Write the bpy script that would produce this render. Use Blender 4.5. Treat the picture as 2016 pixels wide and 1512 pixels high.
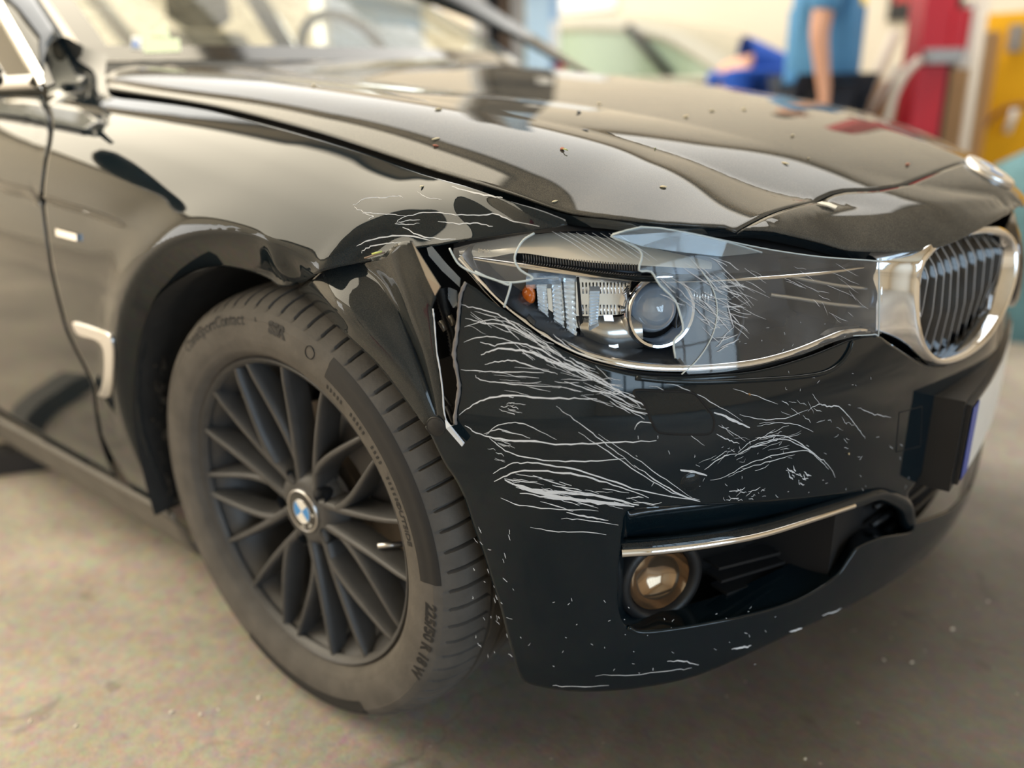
import bpy, bmesh, math, random
import numpy as np
from mathutils import Vector, Matrix
from mathutils.geometry import delaunay_2d_cdt

random.seed(7)
rng = np.random.default_rng(7)
scene = bpy.context.scene
COL = scene.collection
for _o in list(bpy.data.objects):
    bpy.data.objects.remove(_o)

# ---------------------------------------------------------------- camera
CX, CY, CZ = 0.93139, -0.62537, 0.92194
YAW, PITCH, ROLL, FPX = 0.67999, 0.34525, -0.02075, 1600.0
W, H = 2016.0, 1512.0
_f = np.array([-math.sin(YAW) * math.cos(PITCH), math.cos(YAW) * math.cos(PITCH), -math.sin(PITCH)])
_r = np.array([math.cos(YAW), math.sin(YAW), 0.0])
_u = np.cross(_r, _f)
R_ = _r * math.cos(ROLL) + _u * math.sin(ROLL)
U_ = -_r * math.sin(ROLL) + _u * math.cos(ROLL)
F_ = _f
CPOS = np.array([CX, CY, CZ])
cam_data = bpy.data.cameras.new('camera')
cam = bpy.data.objects.new('camera', cam_data)
COL.objects.link(cam)
scene.camera = cam
cam.matrix_world = Matrix(((R_[0], U_[0], -F_[0], CX), (R_[1], U_[1], -F_[1], CY), (R_[2], U_[2], -F_[2], CZ), (0, 0, 0, 1)))
cam_data.sensor_fit = 'HORIZONTAL'
cam_data.sensor_width = 36.0
cam_data.lens = 36.0 * FPX / W
cam_data.clip_start = 0.02
cam_data.clip_end = 200
cam_data.dof.use_dof = True
cam_data.dof.focus_distance = 0.96
cam_data.dof.aperture_fstop = cam_data.lens / 1000.0 / 0.021

scene.view_settings.view_transform = 'Standard'
scene.view_settings.look = 'None'
scene.view_settings.gamma = 1.0
scene.view_settings.use_curve_mapping = False
scene.view_settings.exposure = 0.45

# ---------------------------------------------------------------- light: daylight through the workshop openings, with an added far roof fill
world = bpy.data.worlds.new('world')
scene.world = world
world.use_nodes = True
bg = world.node_tree.nodes['Background']
bg.inputs[0].default_value = (0.80, 0.90, 1.0, 1)
bg.inputs[1].default_value = 0.5


def area_light(name, loc, target, sx, sy, power, colour):
    d = bpy.data.lights.new(name, 'AREA')
    d.shape = 'RECTANGLE'
    d.size, d.size_y, d.energy, d.color = sx, sy, power, colour
    o = bpy.data.objects.new(name, d)
    COL.objects.link(o)
    o.location = loc
    o.rotation_euler = (Vector(target) - Vector(loc)).to_track_quat('-Z', 'Y').to_euler()
    return o


# room extents
RX0, RX1, RY0, RY1, RZ = -9.5, 6.0, -5.0, 6.2, 4.4
GATE_N = (-9.0, -5.2, 3.2)      # open gate behind the photographer: x0, x1, height
GATE_F = (-7.5, -5.7, 2.3)      # open gate in the far wall
WIN_R = (-4.4, 0.2, 0.5, 3.2)   # glazed front of the right-hand wall: y0, y1, z0, z1
SKY_N = (-9.3, -1.4, -4.8, 1.6)  # rooflight on the near side: x0, x1, y0, y1
ROOF_FILL_F = (-9.3, 2.2, 1.9, 6.0)     # unseen rooflight added to brighten the far wall and hood


def opening_light(name, loc, target, sx, sy, radiance, colour):
    return area_light(name, loc, target, sx, sy, radiance * math.pi * sx * sy, colour)


opening_light('gate_daylight', ((GATE_N[0] + GATE_N[1]) / 2, RY0 - 0.12, GATE_N[2] / 2), (-7.1, 3, GATE_N[2] / 2), 3.7, 3.1, 4.0, (1.0, 0.93, 0.82))
opening_light('window_daylight', (RX1 + 0.12, -2.1, 1.85), (0, -2.1, 1.85), 4.5, 2.65, 4.2, (0.62, 0.82, 1.0))
opening_light('far_gate_daylight', ((GATE_F[0] + GATE_F[1]) / 2, RY1 + 0.12, GATE_F[2] / 2), (-6.6, 0, GATE_F[2] / 2), 1.75, 2.25, 9.0, (0.97, 0.98, 1.0))
for _n, _s, _l, _c in (('rooflight_daylight', SKY_N, 4.7, (1.0, 0.865, 0.63)), ('far_roof_fill', ROOF_FILL_F, 2.5, (1.0, 0.935, 0.82))):
    opening_light(_n, ((_s[0] + _s[1]) / 2, (_s[2] + _s[3]) / 2, RZ + 0.12), ((_s[0] + _s[1]) / 2, (_s[2] + _s[3]) / 2 + 1e-4, 0), _s[1] - _s[0], _s[3] - _s[2], _l, _c)


# ---------------------------------------------------------------- helpers
def ray(px, py):
    return F_ + ((px - W / 2) / FPX) * R_ + ((H / 2 - py) / FPX) * U_


def at(px, py, ax, v):
    d = ray(px, py)
    return CPOS + d * ((v - CPOS[ax]) / d[ax])


def smooth01(a, b, x):
    t = np.clip((np.asarray(x, float) - a) / (b - a), 0, 1)
    return t * t * (3 - 2 * t)


def pchip(xs, ys):
    xs = np.asarray(xs, float)
    ys = np.asarray(ys, float)
    h = np.diff(xs)
    d = np.diff(ys) / h
    m = np.zeros(len(xs))
    m[0], m[-1] = d[0], d[-1]
    for i in range(1, len(xs) - 1):
        if d[i - 1] * d[i] > 0:
            w1, w2 = 2 * h[i] + h[i - 1], h[i] + 2 * h[i - 1]
            m[i] = (w1 + w2) / (w1 / d[i - 1] + w2 / d[i])

    def f(x):
        x = np.asarray(x, float)
        xc = np.clip(x, xs[0], xs[-1])
        k = np.clip(np.searchsorted(xs, xc) - 1, 0, len(xs) - 2)
        t = (xc - xs[k]) / h[k]
        v = (2 * t**3 - 3 * t**2 + 1) * ys[k] + (t**3 - 2 * t**2 + t) * h[k] * m[k] + (-2 * t**3 + 3 * t**2) * ys[k + 1] + (t**3 - t**2) * h[k] * m[k + 1]
        return v + np.where(x < xs[0], (x - xs[0]) * m[0], 0) + np.where(x > xs[-1], (x - xs[-1]) * m[-1], 0)
    return f


def catmull(pts, n=8, closed=False):
    P = [np.asarray(p, float) for p in pts]
    m = len(P)
    out = []
    segs = m if closed else m - 1
    for i in range(segs):
        p1, p2 = P[i % m], P[(i + 1) % m]
        p0 = P[(i - 1) % m] if (closed or i > 0) else 2 * p1 - p2
        p3 = P[(i + 2) % m] if (closed or i + 2 < m) else 2 * p2 - p1
        for k in range(n):
            t = k / n
            out.append(0.5 * (2 * p1 + (p2 - p0) * t + (2 * p0 - 5 * p1 + 4 * p2 - p3) * t * t + (3 * p1 - p0 - 3 * p2 + p3) * t**3))
    if not closed:
        out.append(P[-1])
    return out


def resample(pts, step, closed=False):
    P = [np.asarray(p, float) for p in pts]
    if closed:
        P = P + [P[0]]
    out = []
    for a, b in zip(P[:-1], P[1:]):
        n = max(1, int(math.ceil(np.linalg.norm(b - a) / step)))
        for k in range(n):
            out.append(a + (b - a) * k / n)
    if not closed:
        out.append(P[-1])
    return out


def resample_n(pts, n):
    P = np.array(pts, float)
    d = np.concatenate([[0], np.cumsum(np.linalg.norm(np.diff(P, axis=0), axis=1))])
    t = np.linspace(0, d[-1], n)
    return np.stack([np.interp(t, d, P[:, k]) for k in range(P.shape[1])], 1)


def mesh_obj(name, verts, faces, mat=None, parent=None, smooth=True, thick=0.0, off=-1.0, angle=None):
    me = bpy.data.meshes.new(name)
    me.from_pydata([tuple(map(float, v)) for v in verts], [], [tuple(int(i) for i in f) for f in faces])
    me.validate()
    if smooth:
        me.polygons.foreach_set('use_smooth', [True] * len(me.polygons))
    me.update()
    if angle is not None:
        me.set_sharp_from_angle(angle=math.radians(angle))
    o = bpy.data.objects.new(name, me)
    COL.objects.link(o)
    if mat:
        me.materials.append(MATS[mat] if isinstance(mat, str) else mat)
    if parent is not None:
        o.parent = parent
        o.matrix_parent_inverse = root_inverse(parent)
    if thick:
        m = o.modifiers.new('thickness', 'SOLIDIFY')
        m.thickness = thick
        m.offset = off
    return o


def root_inverse(parent):
    return Matrix.Translation(-parent.location) if parent.type == 'EMPTY' else Matrix.Identity(4)


def thing(name, label, cat, loc=(0, 0, 0), group=None):
    o = bpy.data.objects.new(name, None)
    COL.objects.link(o)
    o.location = loc
    o.empty_display_size = 0.1
    o['label'], o['category'] = label, cat
    if group:
        o['group'] = group
    return o


def tag(o, label=None, cat=None, group=None, kind=None):
    if label:
        o['label'] = label
    if cat:
        o['category'] = cat
    if group:
        o['group'] = group
    if kind:
        o['kind'] = kind
    return o


class MB:
    """collects shapes into one mesh"""

    def __init__(s):
        s.v, s.f = [], []

    def add(s, v, f):
        o = len(s.v)
        s.v += [tuple(map(float, p)) for p in v]
        s.f += [tuple(int(i) + o for i in q) for q in f]
        return s

    def box(s, c, d, M=None):
        x, y, z = d[0] / 2, d[1] / 2, d[2] / 2
        P = [Vector((i * x, j * y, k * z)) for k in (-1, 1) for j in (-1, 1) for i in (-1, 1)]
        if M is not None:
            P = [M @ p for p in P]
        P = [p + Vector(c) for p in P]
        return s.add(P, [(0, 2, 3, 1), (4, 5, 7, 6), (0, 1, 5, 4), (2, 6, 7, 3), (0, 4, 6, 2), (1, 3, 7, 5)])

    def tube(s, pts, r, n=8, caps=True, closed=False):
        P = [np.asarray(p, float) for p in pts]
        m = len(P)
        rs = [r] * m if np.isscalar(r) else list(r)
        V, Fc = [], []
        prev = None
        for i in range(m):
            a = P[(i - 1) % m] if (closed or i > 0) else P[i]
            b = P[(i + 1) % m] if (closed or i < m - 1) else P[i]
            t = b - a
            t = t / (np.linalg.norm(t) + 1e-12)
            if prev is None:
                h = np.array([0, 0, 1.0]) if abs(t[2]) < 0.9 else np.array([1.0, 0, 0])
                u = np.cross(t, h)
            else:
                u = prev - t * np.dot(prev, t)
            u = u / (np.linalg.norm(u) + 1e-12)
            prev = u
            w = np.cross(t, u)
            for k in range(n):
                an = 2 * math.pi * k / n
                V.append(P[i] + rs[i] * (math.cos(an) * u + math.sin(an) * w))
        for i in range(m if closed else m - 1):
            for k in range(n):
                j = (i + 1) % m
                Fc.append((i * n + k, i * n + (k + 1) % n, j * n + (k + 1) % n, j * n + k))
        if caps and not closed:
            Fc.append(tuple(range(n))[::-1])
            Fc.append(tuple((m - 1) * n + k for k in range(n)))
        return s.add(V, Fc)

    def grid(s, rows, close_u=False, close_v=False):
        n, m = len(rows), len(rows[0])
        V = [p for r in rows for p in r]
        Fc = []
        for i in range(n if close_v else n - 1):
            for k in range(m if close_u else m - 1):
                a, b = i, (i + 1) % n
                c, d = k, (k + 1) % m
                Fc.append((a * m + c, a * m + d, b * m + d, b * m + c))
        return s.add(V, Fc)

    def lathe(s, prof, n, axis='y', c=(0, 0, 0), closed=False):
        rows = []
        for k in range(n):
            a = 2 * math.pi * k / n
            ca, sa = math.cos(a), math.sin(a)
            if axis == 'y':
                rows.append([(c[0] + r * ca, c[1] + h, c[2] + r * sa) for r, h in prof])
            elif axis == 'z':
                rows.append([(c[0] + r * ca, c[1] + r * sa, c[2] + h) for r, h in prof])
            else:
                rows.append([(c[0] + h, c[1] + r * ca, c[2] + r * sa) for r, h in prof])
        return s.grid(rows, close_v=True, close_u=closed)

    def build(s, name, mat, parent=None, smooth=True, thick=0.0, off=-1.0, angle=None):
        return mesh_obj(name, s.v, s.f, mat, parent, smooth, thick, off, angle)


def inside_poly(poly, x, y):
    poly = np.asarray(poly, float)
    x = np.atleast_1d(x)
    y = np.atleast_1d(y)
    c = np.zeros(len(x), bool)
    j = len(poly) - 1
    for i in range(len(poly)):
        xi, yi = poly[i]
        xj, yj = poly[j]
        if yi != yj:
            c ^= ((yi > y) != (yj > y)) & (x < (xj - xi) * (y - yi) / (yj - yi) + xi)
        j = i
    return c


def trim_patch(outer, holes, step):
    """triangulate a trimmed 2-D domain; returns 2-D points, triangles"""
    loops = [resample(outer, step, True)] + [resample(h, step, True) for h in holes]
    pts, edges = [], []
    for L in loops:
        o = len(pts)
        pts += [tuple(p[:2]) for p in L]
        edges += [(o + i, o + (i + 1) % len(L)) for i in range(len(L))]
    B = np.array(pts)
    lo, hi = B.min(0), B.max(0)
    gx = np.arange(lo[0] + step * 0.5, hi[0], step)
    gy = np.arange(lo[1] + step * 0.5, hi[1], step * 0.866)
    G = np.array([(x + (0.5 * step if j % 2 else 0), y) for j, y in enumerate(gy) for x in gx])
    ok = inside_poly(outer, G[:, 0], G[:, 1])
    for h in holes:
        ok &= ~inside_poly(h, G[:, 0], G[:, 1])
    G = G[ok]
    keep = np.ones(len(G), bool)
    for i in range(0, len(G), 2000):
        d = ((G[i:i + 2000, None, :] - B[None]) ** 2).sum(2).min(1)
        keep[i:i + 2000] = d > (1.75 * step) ** 2
    G = G[keep]
    # two rings of points that run parallel to the boundary
    rings = []
    for L in loops:
        L = np.array(L)[:, :2]
        t = np.roll(L, -1, 0) - np.roll(L, 1, 0)
        t /= np.linalg.norm(t, axis=1)[:, None] + 1e-12
        nn = np.stack([-t[:, 1], t[:, 0]], 1)
        for dd in (0.5, 1.15):
            for sg in (1, -1):
                q = L + nn * sg * dd * step
                ok = inside_poly(outer, q[:, 0], q[:, 1])
                for h in holes:
                    ok &= ~inside_poly(h, q[:, 0], q[:, 1])
                q = q[ok]
                d = np.concatenate([((q[i:i + 1500, None] - B[None]) ** 2).sum(2).min(1) for i in range(0, len(q), 1500)]) if len(q) else np.zeros(0)
                q = q[d > (0.97 * dd * step) ** 2]
                got = []
                for p in q:
                    if not got or np.hypot(*(p - got[-1])) > 0.45 * step:
                        got.append(p)
                rings += got
    if rings:
        G = np.concatenate([G, np.array(rings)]) if len(G) else np.array(rings)
    allp = [Vector(p) for p in pts] + [Vector((float(a), float(b))) for a, b in G]
    vo, eo, fo, _, _, _ = delaunay_2d_cdt(allp, edges, [], 0, 1e-7)
    V = np.array([(v.x, v.y) for v in vo])
    T = np.array([f for f in fo if len(f) == 3])
    c = V[T].mean(1)
    ok = inside_poly(outer, c[:, 0], c[:, 1])
    for h in holes:
        ok &= ~inside_poly(h, c[:, 0], c[:, 1])
    T = T[ok]
    a, b, d = V[T[:, 0]], V[T[:, 1]], V[T[:, 2]]
    area = (b[:, 0] - a[:, 0]) * (d[:, 1] - a[:, 1]) - (b[:, 1] - a[:, 1]) * (d[:, 0] - a[:, 0])
    T[area < 0] = T[area < 0][:, ::-1]
    return V, T


# ---------------------------------------------------------------- procedural materials
MATS = {}


def new_mat(name):
    m = bpy.data.materials.new(name)
    m.use_nodes = True
    MATS[name] = m
    return m, m.node_tree.nodes, m.node_tree.links, m.node_tree.nodes['Principled BSDF']


def simple(name, col, rough=0.5, metal=0.0, coat=0.0, noise=0.0, scale=20.0, bump=0.0, bscale=200.0, trans=0.0, ior=1.45, emit=None, estr=0.0, spec=0.5, croughness=0.03):
    m, N, L, b = new_mat(name)
    b.inputs['Base Color'].default_value = (*col, 1)
    b.inputs['Roughness'].default_value = rough
    b.inputs['Metallic'].default_value = metal
    b.inputs['Coat Weight'].default_value = coat
    b.inputs['Coat Roughness'].default_value = croughness
    b.inputs['Transmission Weight'].default_value = trans
    b.inputs['IOR'].default_value = ior
    b.inputs['Specular IOR Level'].default_value = spec
    tc = N.new('ShaderNodeTexCoord')
    if noise > 0:
        t = N.new('ShaderNodeTexNoise')
        t.inputs['Scale'].default_value = scale
        t.inputs['Detail'].default_value = 6
        L.new(tc.outputs['Object'], t.inputs['Vector'])
        mx = N.new('ShaderNodeMix')
        mx.data_type = 'RGBA'
        mx.inputs[6].default_value = (*[c * (1 - noise) for c in col], 1)
        mx.inputs[7].default_value = (*[min(1, c * (1 + noise)) for c in col], 1)
        L.new(t.outputs['Fac'], mx.inputs[0])
        L.new(mx.outputs[2], b.inputs['Base Color'])
    if bump > 0:
        t2 = N.new('ShaderNodeTexNoise')
        t2.inputs['Scale'].default_value = bscale
        t2.inputs['Detail'].default_value = 3
        L.new(tc.outputs['Object'], t2.inputs['Vector'])
        bp = N.new('ShaderNodeBump')
        bp.inputs['Strength'].default_value = bump
        bp.inputs['Distance'].default_value = 0.002
        L.new(t2.outputs['Fac'], bp.inputs['Height'])
        L.new(bp.outputs['Normal'], b.inputs['Normal'])
    if emit:
        b.inputs['Emission Color'].default_value = (*emit, 1)
        b.inputs['Emission Strength'].default_value = estr
    return m


def paint(name, dust, base=(0.0022, 0.0072, 0.0115)):
    """black metallic car paint under clear coat, thin dust film with patches"""
    m, N, L, b = new_mat(name)
    tc = N.new('ShaderNodeTexCoord')
    fl = N.new('ShaderNodeTexVoronoi')
    fl.inputs['Scale'].default_value = 2500
    L.new(tc.outputs['Object'], fl.inputs['Vector'])
    r = N.new('ShaderNodeValToRGB')
    r.color_ramp.elements[0].position = 0.0
    r.color_ramp.elements[0].color = (base[0] * 2.2, base[1] * 2.2, base[2] * 2.2, 1)
    r.color_ramp.elements[1].position = 0.5
    r.color_ramp.elements[1].color = (*base, 1)
    L.new(fl.outputs['Distance'], r.inputs['Fac'])
    n1 = N.new('ShaderNodeTexNoise')
    n1.inputs['Scale'].default_value = 5
    n1.inputs['Detail'].default_value = 8
    n1.inputs['Roughness'].default_value = 0.65
    L.new(tc.outputs['Object'], n1.inputs['Vector'])
    n2 = N.new('ShaderNodeTexNoise')
    n2.inputs['Scale'].default_value = 900
    n2.inputs['Detail'].default_value = 2
    L.new(tc.outputs['Object'], n2.inputs['Vector'])
    mr = N.new('ShaderNodeMapRange')
    mr.inputs[1].default_value, mr.inputs[2].default_value = 0.35, 0.75
    mr.inputs[3].default_value, mr.inputs[4].default_value = dust * 0.45, dust * 1.4
    L.new(n1.outputs['Fac'], mr.inputs[0])
    mu = N.new('ShaderNodeMath')
    mu.operation = 'MULTIPLY'
    L.new(mr.outputs[0], mu.inputs[0])
    m3 = N.new('ShaderNodeMapRange')
    m3.inputs[1].default_value, m3.inputs[2].default_value = 0.4, 0.7
    m3.inputs[3].default_value, m3.inputs[4].default_value = 0.7, 1.6
    L.new(n2.outputs['Fac'], m3.inputs[0])
    L.new(m3.outputs[0], mu.inputs[1])
    L.new(r.outputs['Color'], b.inputs['Base Color'])
    b.inputs['Metallic'].default_value = 0.0
    b.inputs['Roughness'].default_value = 0.32
    b.inputs['Coat Weight'].default_value = 1.0
    b.inputs['Coat Roughness'].default_value = 0.012
    b.inputs['Coat IOR'].default_value = 1.42
    b.inputs['Specular IOR Level'].default_value = 0.0
    d = N.new('ShaderNodeBsdfDiffuse')
    d.inputs['Color'].default_value = (0.42, 0.37, 0.30, 1)
    ms = N.new('ShaderNodeMixShader')
    L.new(mu.outputs[0], ms.inputs[0])
    L.new(b.outputs[0], ms.inputs[1])
    L.new(d.outputs[0], ms.inputs[2])
    L.new(ms.outputs[0], N['Material Output'].inputs['Surface'])
    return m


def glass(name, tint=(1, 1, 1), rough=0.0, scratch=0.0, fres=1.45, film=(0.8, 0.84, 0.9)):
    """thin clear sheet: mostly transparent with a fresnel reflection"""
    m, N, L, b = new_mat(name)
    N.remove(b)
    t = N.new('ShaderNodeBsdfTransparent')
    t.inputs['Color'].default_value = (*tint, 1)
    g = N.new('ShaderNodeBsdfGlossy')
    g.inputs['Roughness'].default_value = rough
    f = N.new('ShaderNodeFresnel')
    ge = N.new('ShaderNodeNewGeometry')
    io = N.new('ShaderNodeMix')
    io.inputs[2].default_value, io.inputs[3].default_value = fres, 1.0 / fres
    L.new(ge.outputs['Backfacing'], io.inputs[0])
    L.new(io.outputs[0], f.inputs['IOR'])
    ms = N.new('ShaderNodeMixShader')
    L.new(f.outputs[0], ms.inputs[0])
    L.new(t.outputs[0], ms.inputs[1])
    L.new(g.outputs[0], ms.inputs[2])
    last = ms
    if scratch > 0:
        tc = N.new('ShaderNodeTexCoord')
        n = N.new('ShaderNodeTexNoise')
        n.inputs['Scale'].default_value = 14
        n.inputs['Detail'].default_value = 8
        L.new(tc.outputs['Object'], n.inputs['Vector'])
        mr = N.new('ShaderNodeMapRange')
        mr.inputs[1].default_value, mr.inputs[2].default_value = 0.4, 0.75
        mr.inputs[3].default_value, mr.inputs[4].default_value = scratch * 0.35, scratch
        L.new(n.outputs['Fac'], mr.inputs[0])
        d = N.new('ShaderNodeBsdfDiffuse')
        d.inputs['Color'].default_value = (*film, 1)
        m2 = N.new('ShaderNodeMixShader')
        L.new(mr.outputs[0], m2.inputs[0])
        L.new(ms.outputs[0], m2.inputs[1])
        L.new(d.outputs[0], m2.inputs[2])
        last = m2
    L.new(last.outputs[0], N['Material Output'].inputs['Surface'])
    return m


paint('paint', 0.012)
paint('paint_clean', 0.004)
paint('paint_scuffed', 0.045)
paint('paint_dusty', 0.15)
simple('chrome', (0.82, 0.82, 0.84), 0.06, 1.0)
simple('satin_chrome', (0.62, 0.62, 0.63), 0.28, 1.0)
simple('dark_chrome', (0.16, 0.16, 0.17), 0.12, 1.0)
simple('black_plastic', (0.012, 0.013, 0.015), 0.45, noise=0.3, bump=0.15)
simple('matte_black', (0.006, 0.006, 0.007), 0.8)
simple('grey_plastic', (0.06, 0.06, 0.065), 0.5, noise=0.2)
simple('rim_grey', (0.062, 0.062, 0.064), 0.45, 0.3, noise=0.25, scale=30)
simple('dusty_liner', (0.02, 0.019, 0.018), 0.9, noise=0.5, scale=40)
simple('brake_metal', (0.22, 0.19, 0.16), 0.45, 0.8, noise=0.4, scale=30)
simple('clear_edge', (0.62, 0.70, 0.74), 0.15, 0.0, trans=0.3)
simple('white_scratch', (0.58, 0.60, 0.64), 0.7)
simple('amber', (0.75, 0.16, 0.01), 0.15, trans=0.35)
simple('plastic_edge', (0.16, 0.15, 0.15), 0.6, noise=0.4, scale=120)
simple('gloss_black', (0.005, 0.005, 0.006), 0.12, coat=0.5)
simple('emblem_blue', (0.05, 0.24, 0.58), 0.3)
simple('emblem_white', (0.72, 0.70, 0.66), 0.35)
simple('tyre', (0.082, 0.075, 0.068), 0.85, noise=0.45, scale=26, bump=0.35, bscale=160)
simple('tyre_mark', (0.013, 0.013, 0.014), 0.7, noise=0.3, scale=60)
simple('fog_glass', (0.30, 0.22, 0.15), 0.12, 0.85)
simple('dull_metal', (0.30, 0.27, 0.23), 0.35, 0.7, noise=0.2)
simple('pale_plastic', (0.55, 0.62, 0.75), 0.4)
simple('sill_grey', (0.10, 0.093, 0.083), 0.6, noise=0.35, scale=14)
simple("plate_blue", (0.02, 0.06, 0.35), 0.4)
simple("sign_yellow", (0.8, 0.62, 0.02), 0.6)
simple("seat_green", (0.03, 0.09, 0.07), 0.5)
simple('slat_grey', (0.34, 0.34, 0.35), 0.35, 0.8)


# ---------------------------------------------------------------- car: the skin of side and front as one surface P(s, z)
YC = 0.865
_half = [(-2.6, 0.02), (-1.9, -0.025), (-1.3, -0.035), (-0.9, -0.040), (-0.6, -0.043), (-0.3, -0.047), (0.0, -0.050), (0.2, -0.035), (0.3, -0.010), (0.38, 0.024),
         (0.45, 0.066), (0.52, 0.128), (0.58, 0.203), (0.63, 0.290), (0.675, 0.400), (0.707, 0.515), (0.731, 0.640), (0.747, 0.760), (0.7525, 0.865)]
_full = _half + [(x, 2 * YC - y) for x, y in _half[-2::-1]]
_pl = np.array(catmull(_full, 24))
_ds = np.concatenate([[0], np.cumsum(np.linalg.norm(np.diff(_pl, axis=0), axis=1))])
_k0 = int(np.argmin(np.abs(_pl[:len(_pl) // 2, 0])))
PS = _ds - _ds[_k0]
SC = float(PS[int(np.argmin(np.abs(_pl[:, 1] - YC)))])
_tn = np.gradient(_pl, axis=0)
_tn /= np.linalg.norm(_tn, axis=1)[:, None]
_nr = np.stack([-_tn[:, 1], _tn[:, 0]], 1)
HUBZ = 0.335

_zgap = pchip([-2.6, -1.4, -0.8, -0.57, -0.28, -0.03, 0.19, 0.33, 0.5], [1.0, 0.98, 0.952, 0.934, 0.907, 0.872, 0.830, 0.804, 0.785])
_upF = pchip([-0.5, -0.30, -0.2, -0.15, -0.10, -0.06, -0.03, 0.0, 0.03], [0, 0, 0.004, 0.010, 0.026, 0.055, 0.098, 0.165, 0.25])
_loF = pchip([0.1, 0.2, 0.25, 0.3, 0.4, 0.5, 0.6], [0.075, 0.050, 0.035, 0.022, 0.008, 0.001, 0.0])
_bp = pchip([0.10, 0.14, 0.17, 0.20, 0.24, 0.30, 0.40, 0.50, 0.56, 0.60, 0.65, 0.70, 0.75, 0.79, 0.83, 0.9],
            [0.10, 0.045, 0.020, 0.007, 0.001, 0.0, 0.0, 0.0, 0.003, 0.009, 0.019, 0.033, 0.048, 0.066, 0.10, 0.18])
DENTS = []


def plan(s):
    return np.interp(s, PS, _pl[:, 0]), np.interp(s, PS, _pl[:, 1]), np.interp(s, PS, _nr[:, 0]), np.interp(s, PS, _nr[:, 1])


def off(s, z, dents=True):
    s = np.asarray(s, float)
    z = np.asarray(z, float)
    ss = np.minimum(s, 2 * SC - s)
    xs = np.interp(ss, PS, _pl[:, 0])
    w = 1 - smooth01(0.10, 0.42, xs)
    oF = _upF(z - _zgap(xs)) + _loF(z)
    # wheel arch chamfer
    th = np.arctan2(z - HUBZ, xs)
    r = np.hypot(xs, z - HUBZ)
    rl = 0.394 + 0.032 * np.clip(np.sin(th), 0, 1) ** 1.5
    oF = oF + np.clip(rl - r, 0, 0.06) * 0.8 * (1 - smooth01(0.10, 0.2, xs))
    # outward bulge of the arch
    oF = oF - 0.006 * np.exp(-((r - rl - 0.01) / 0.035) ** 2) * (1 - smooth01(0.05, 0.2, xs)) * smooth01(0.3, 0.5, z)
    # swage line
    zc = 0.775 + (xs + 0.7) * -0.075
    oF = oF + 0.010 * np.where(z < zc, np.exp(-((zc - z) / 0.05) ** 1.0), np.exp(-((z - zc) / 0.006) ** 2)) * (1 - smooth01(-0.42, -0.22, xs))
    o = w * oF + (1 - w) * _bp(z)
    if dents:
        for (s0, z0, a, rs, rz, amp) in DENTS:
            ca, sa = math.cos(a), math.sin(a)
            u, v = (s - s0) * ca + (z - z0) * sa, -(s - s0) * sa + (z - z0) * ca
            o = o + amp * np.exp(-(u / rs) ** 2 - (v / rz) ** 2)
    return o


def P3(s, z, inset=0.0):
    x, y, nx, ny = plan(s)
    o = off(s, z) + inset
    return np.stack([x + nx * o, y + ny * o, np.asarray(z, float) + 0 * x], -1)


def _g(P, inset):
    d2 = (P[:, None, 0] - _pl[None, :, 0]) ** 2 + (P[:, None, 1] - _pl[None, :, 1]) ** 2
    k = d2.argmin(1)
    dx, dy = P[:, 0] - _pl[k, 0], P[:, 1] - _pl[k, 1]
    d = dx * _nr[k, 0] + dy * _nr[k, 1]
    s = PS[k] + dx * _tn[k, 0] + dy * _tn[k, 1]
    return d - off(s, P[:, 2], False) - inset, s


def sz(px, py, inset=0.0, raw=False):
    """pixel of the photograph -> (s, z) on the skin moved inwards by inset"""
    d = ray(px, py)
    T = np.linspace(0.45, 2.6, 260)
    P = CPOS + d[None] * T[:, None]
    g, _ = _g(P, inset)
    k = np.where((g[:-1] < 0) & (g[1:] >= 0))[0]
    if len(k) == 0:
        i = int(np.argmin(np.abs(g)))
        a = b = T[i]
    else:
        a, b = T[k[0]], T[k[0] + 1]
        for _ in range(22):
            c = 0.5 * (a + b)
            if _g((CPOS + d * c)[None], inset)[0][0] < 0:
                a = c
            else:
                b = c
    p = (CPOS + d * b)[None]
    _, s = _g(p, inset)
    return (float(s[0]), float(p[0, 2])) if not raw else p[0]


def sh(px, py, inset=0.0):
    return sz(px, py, inset, True)


def szc(px, n=4):
    return [sz(*q) for q in catmull(px, n)]


def zg_s(s):
    return _zgap(np.interp(np.minimum(s, 2 * SC - s), PS, _pl[:, 0]))


def to_w(q):
    q = np.asarray(q, float)
    zeta = q[:, 1] - zg_s(q[:, 0])
    return np.stack([q[:, 0], zeta + _upF(zeta)], 1)


def from_w(q):
    lo, hi = np.full(len(q), -1.0), np.full(len(q), 0.2)
    for _ in range(40):
        mid = 0.5 * (lo + hi)
        up = mid + _upF(mid) < q[:, 1]
        lo, hi = np.where(up, mid, lo), np.where(up, hi, mid)
    return np.stack([q[:, 0], lo + zg_s(q[:, 0])], 1)


def skin(name, outer, holes, step, mat, parent, inset=0.0, thick=0.0025, thoff=-1.0, warp=False):
    if warp:
        V, T = trim_patch(to_w(outer), [to_w(h) for h in holes], step)
        V = from_w(V)
    else:
        V, T = trim_patch(outer, holes, step)
    return mesh_obj(name, P3(V[:, 0], V[:, 1], inset), T, mat, parent, thick=thick, off=thoff)


def dent(px, py, ang, rs, rz, amp):
    s, z = sz(px, py)
    DENTS.append((s, z, ang, rs, rz, amp))


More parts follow.
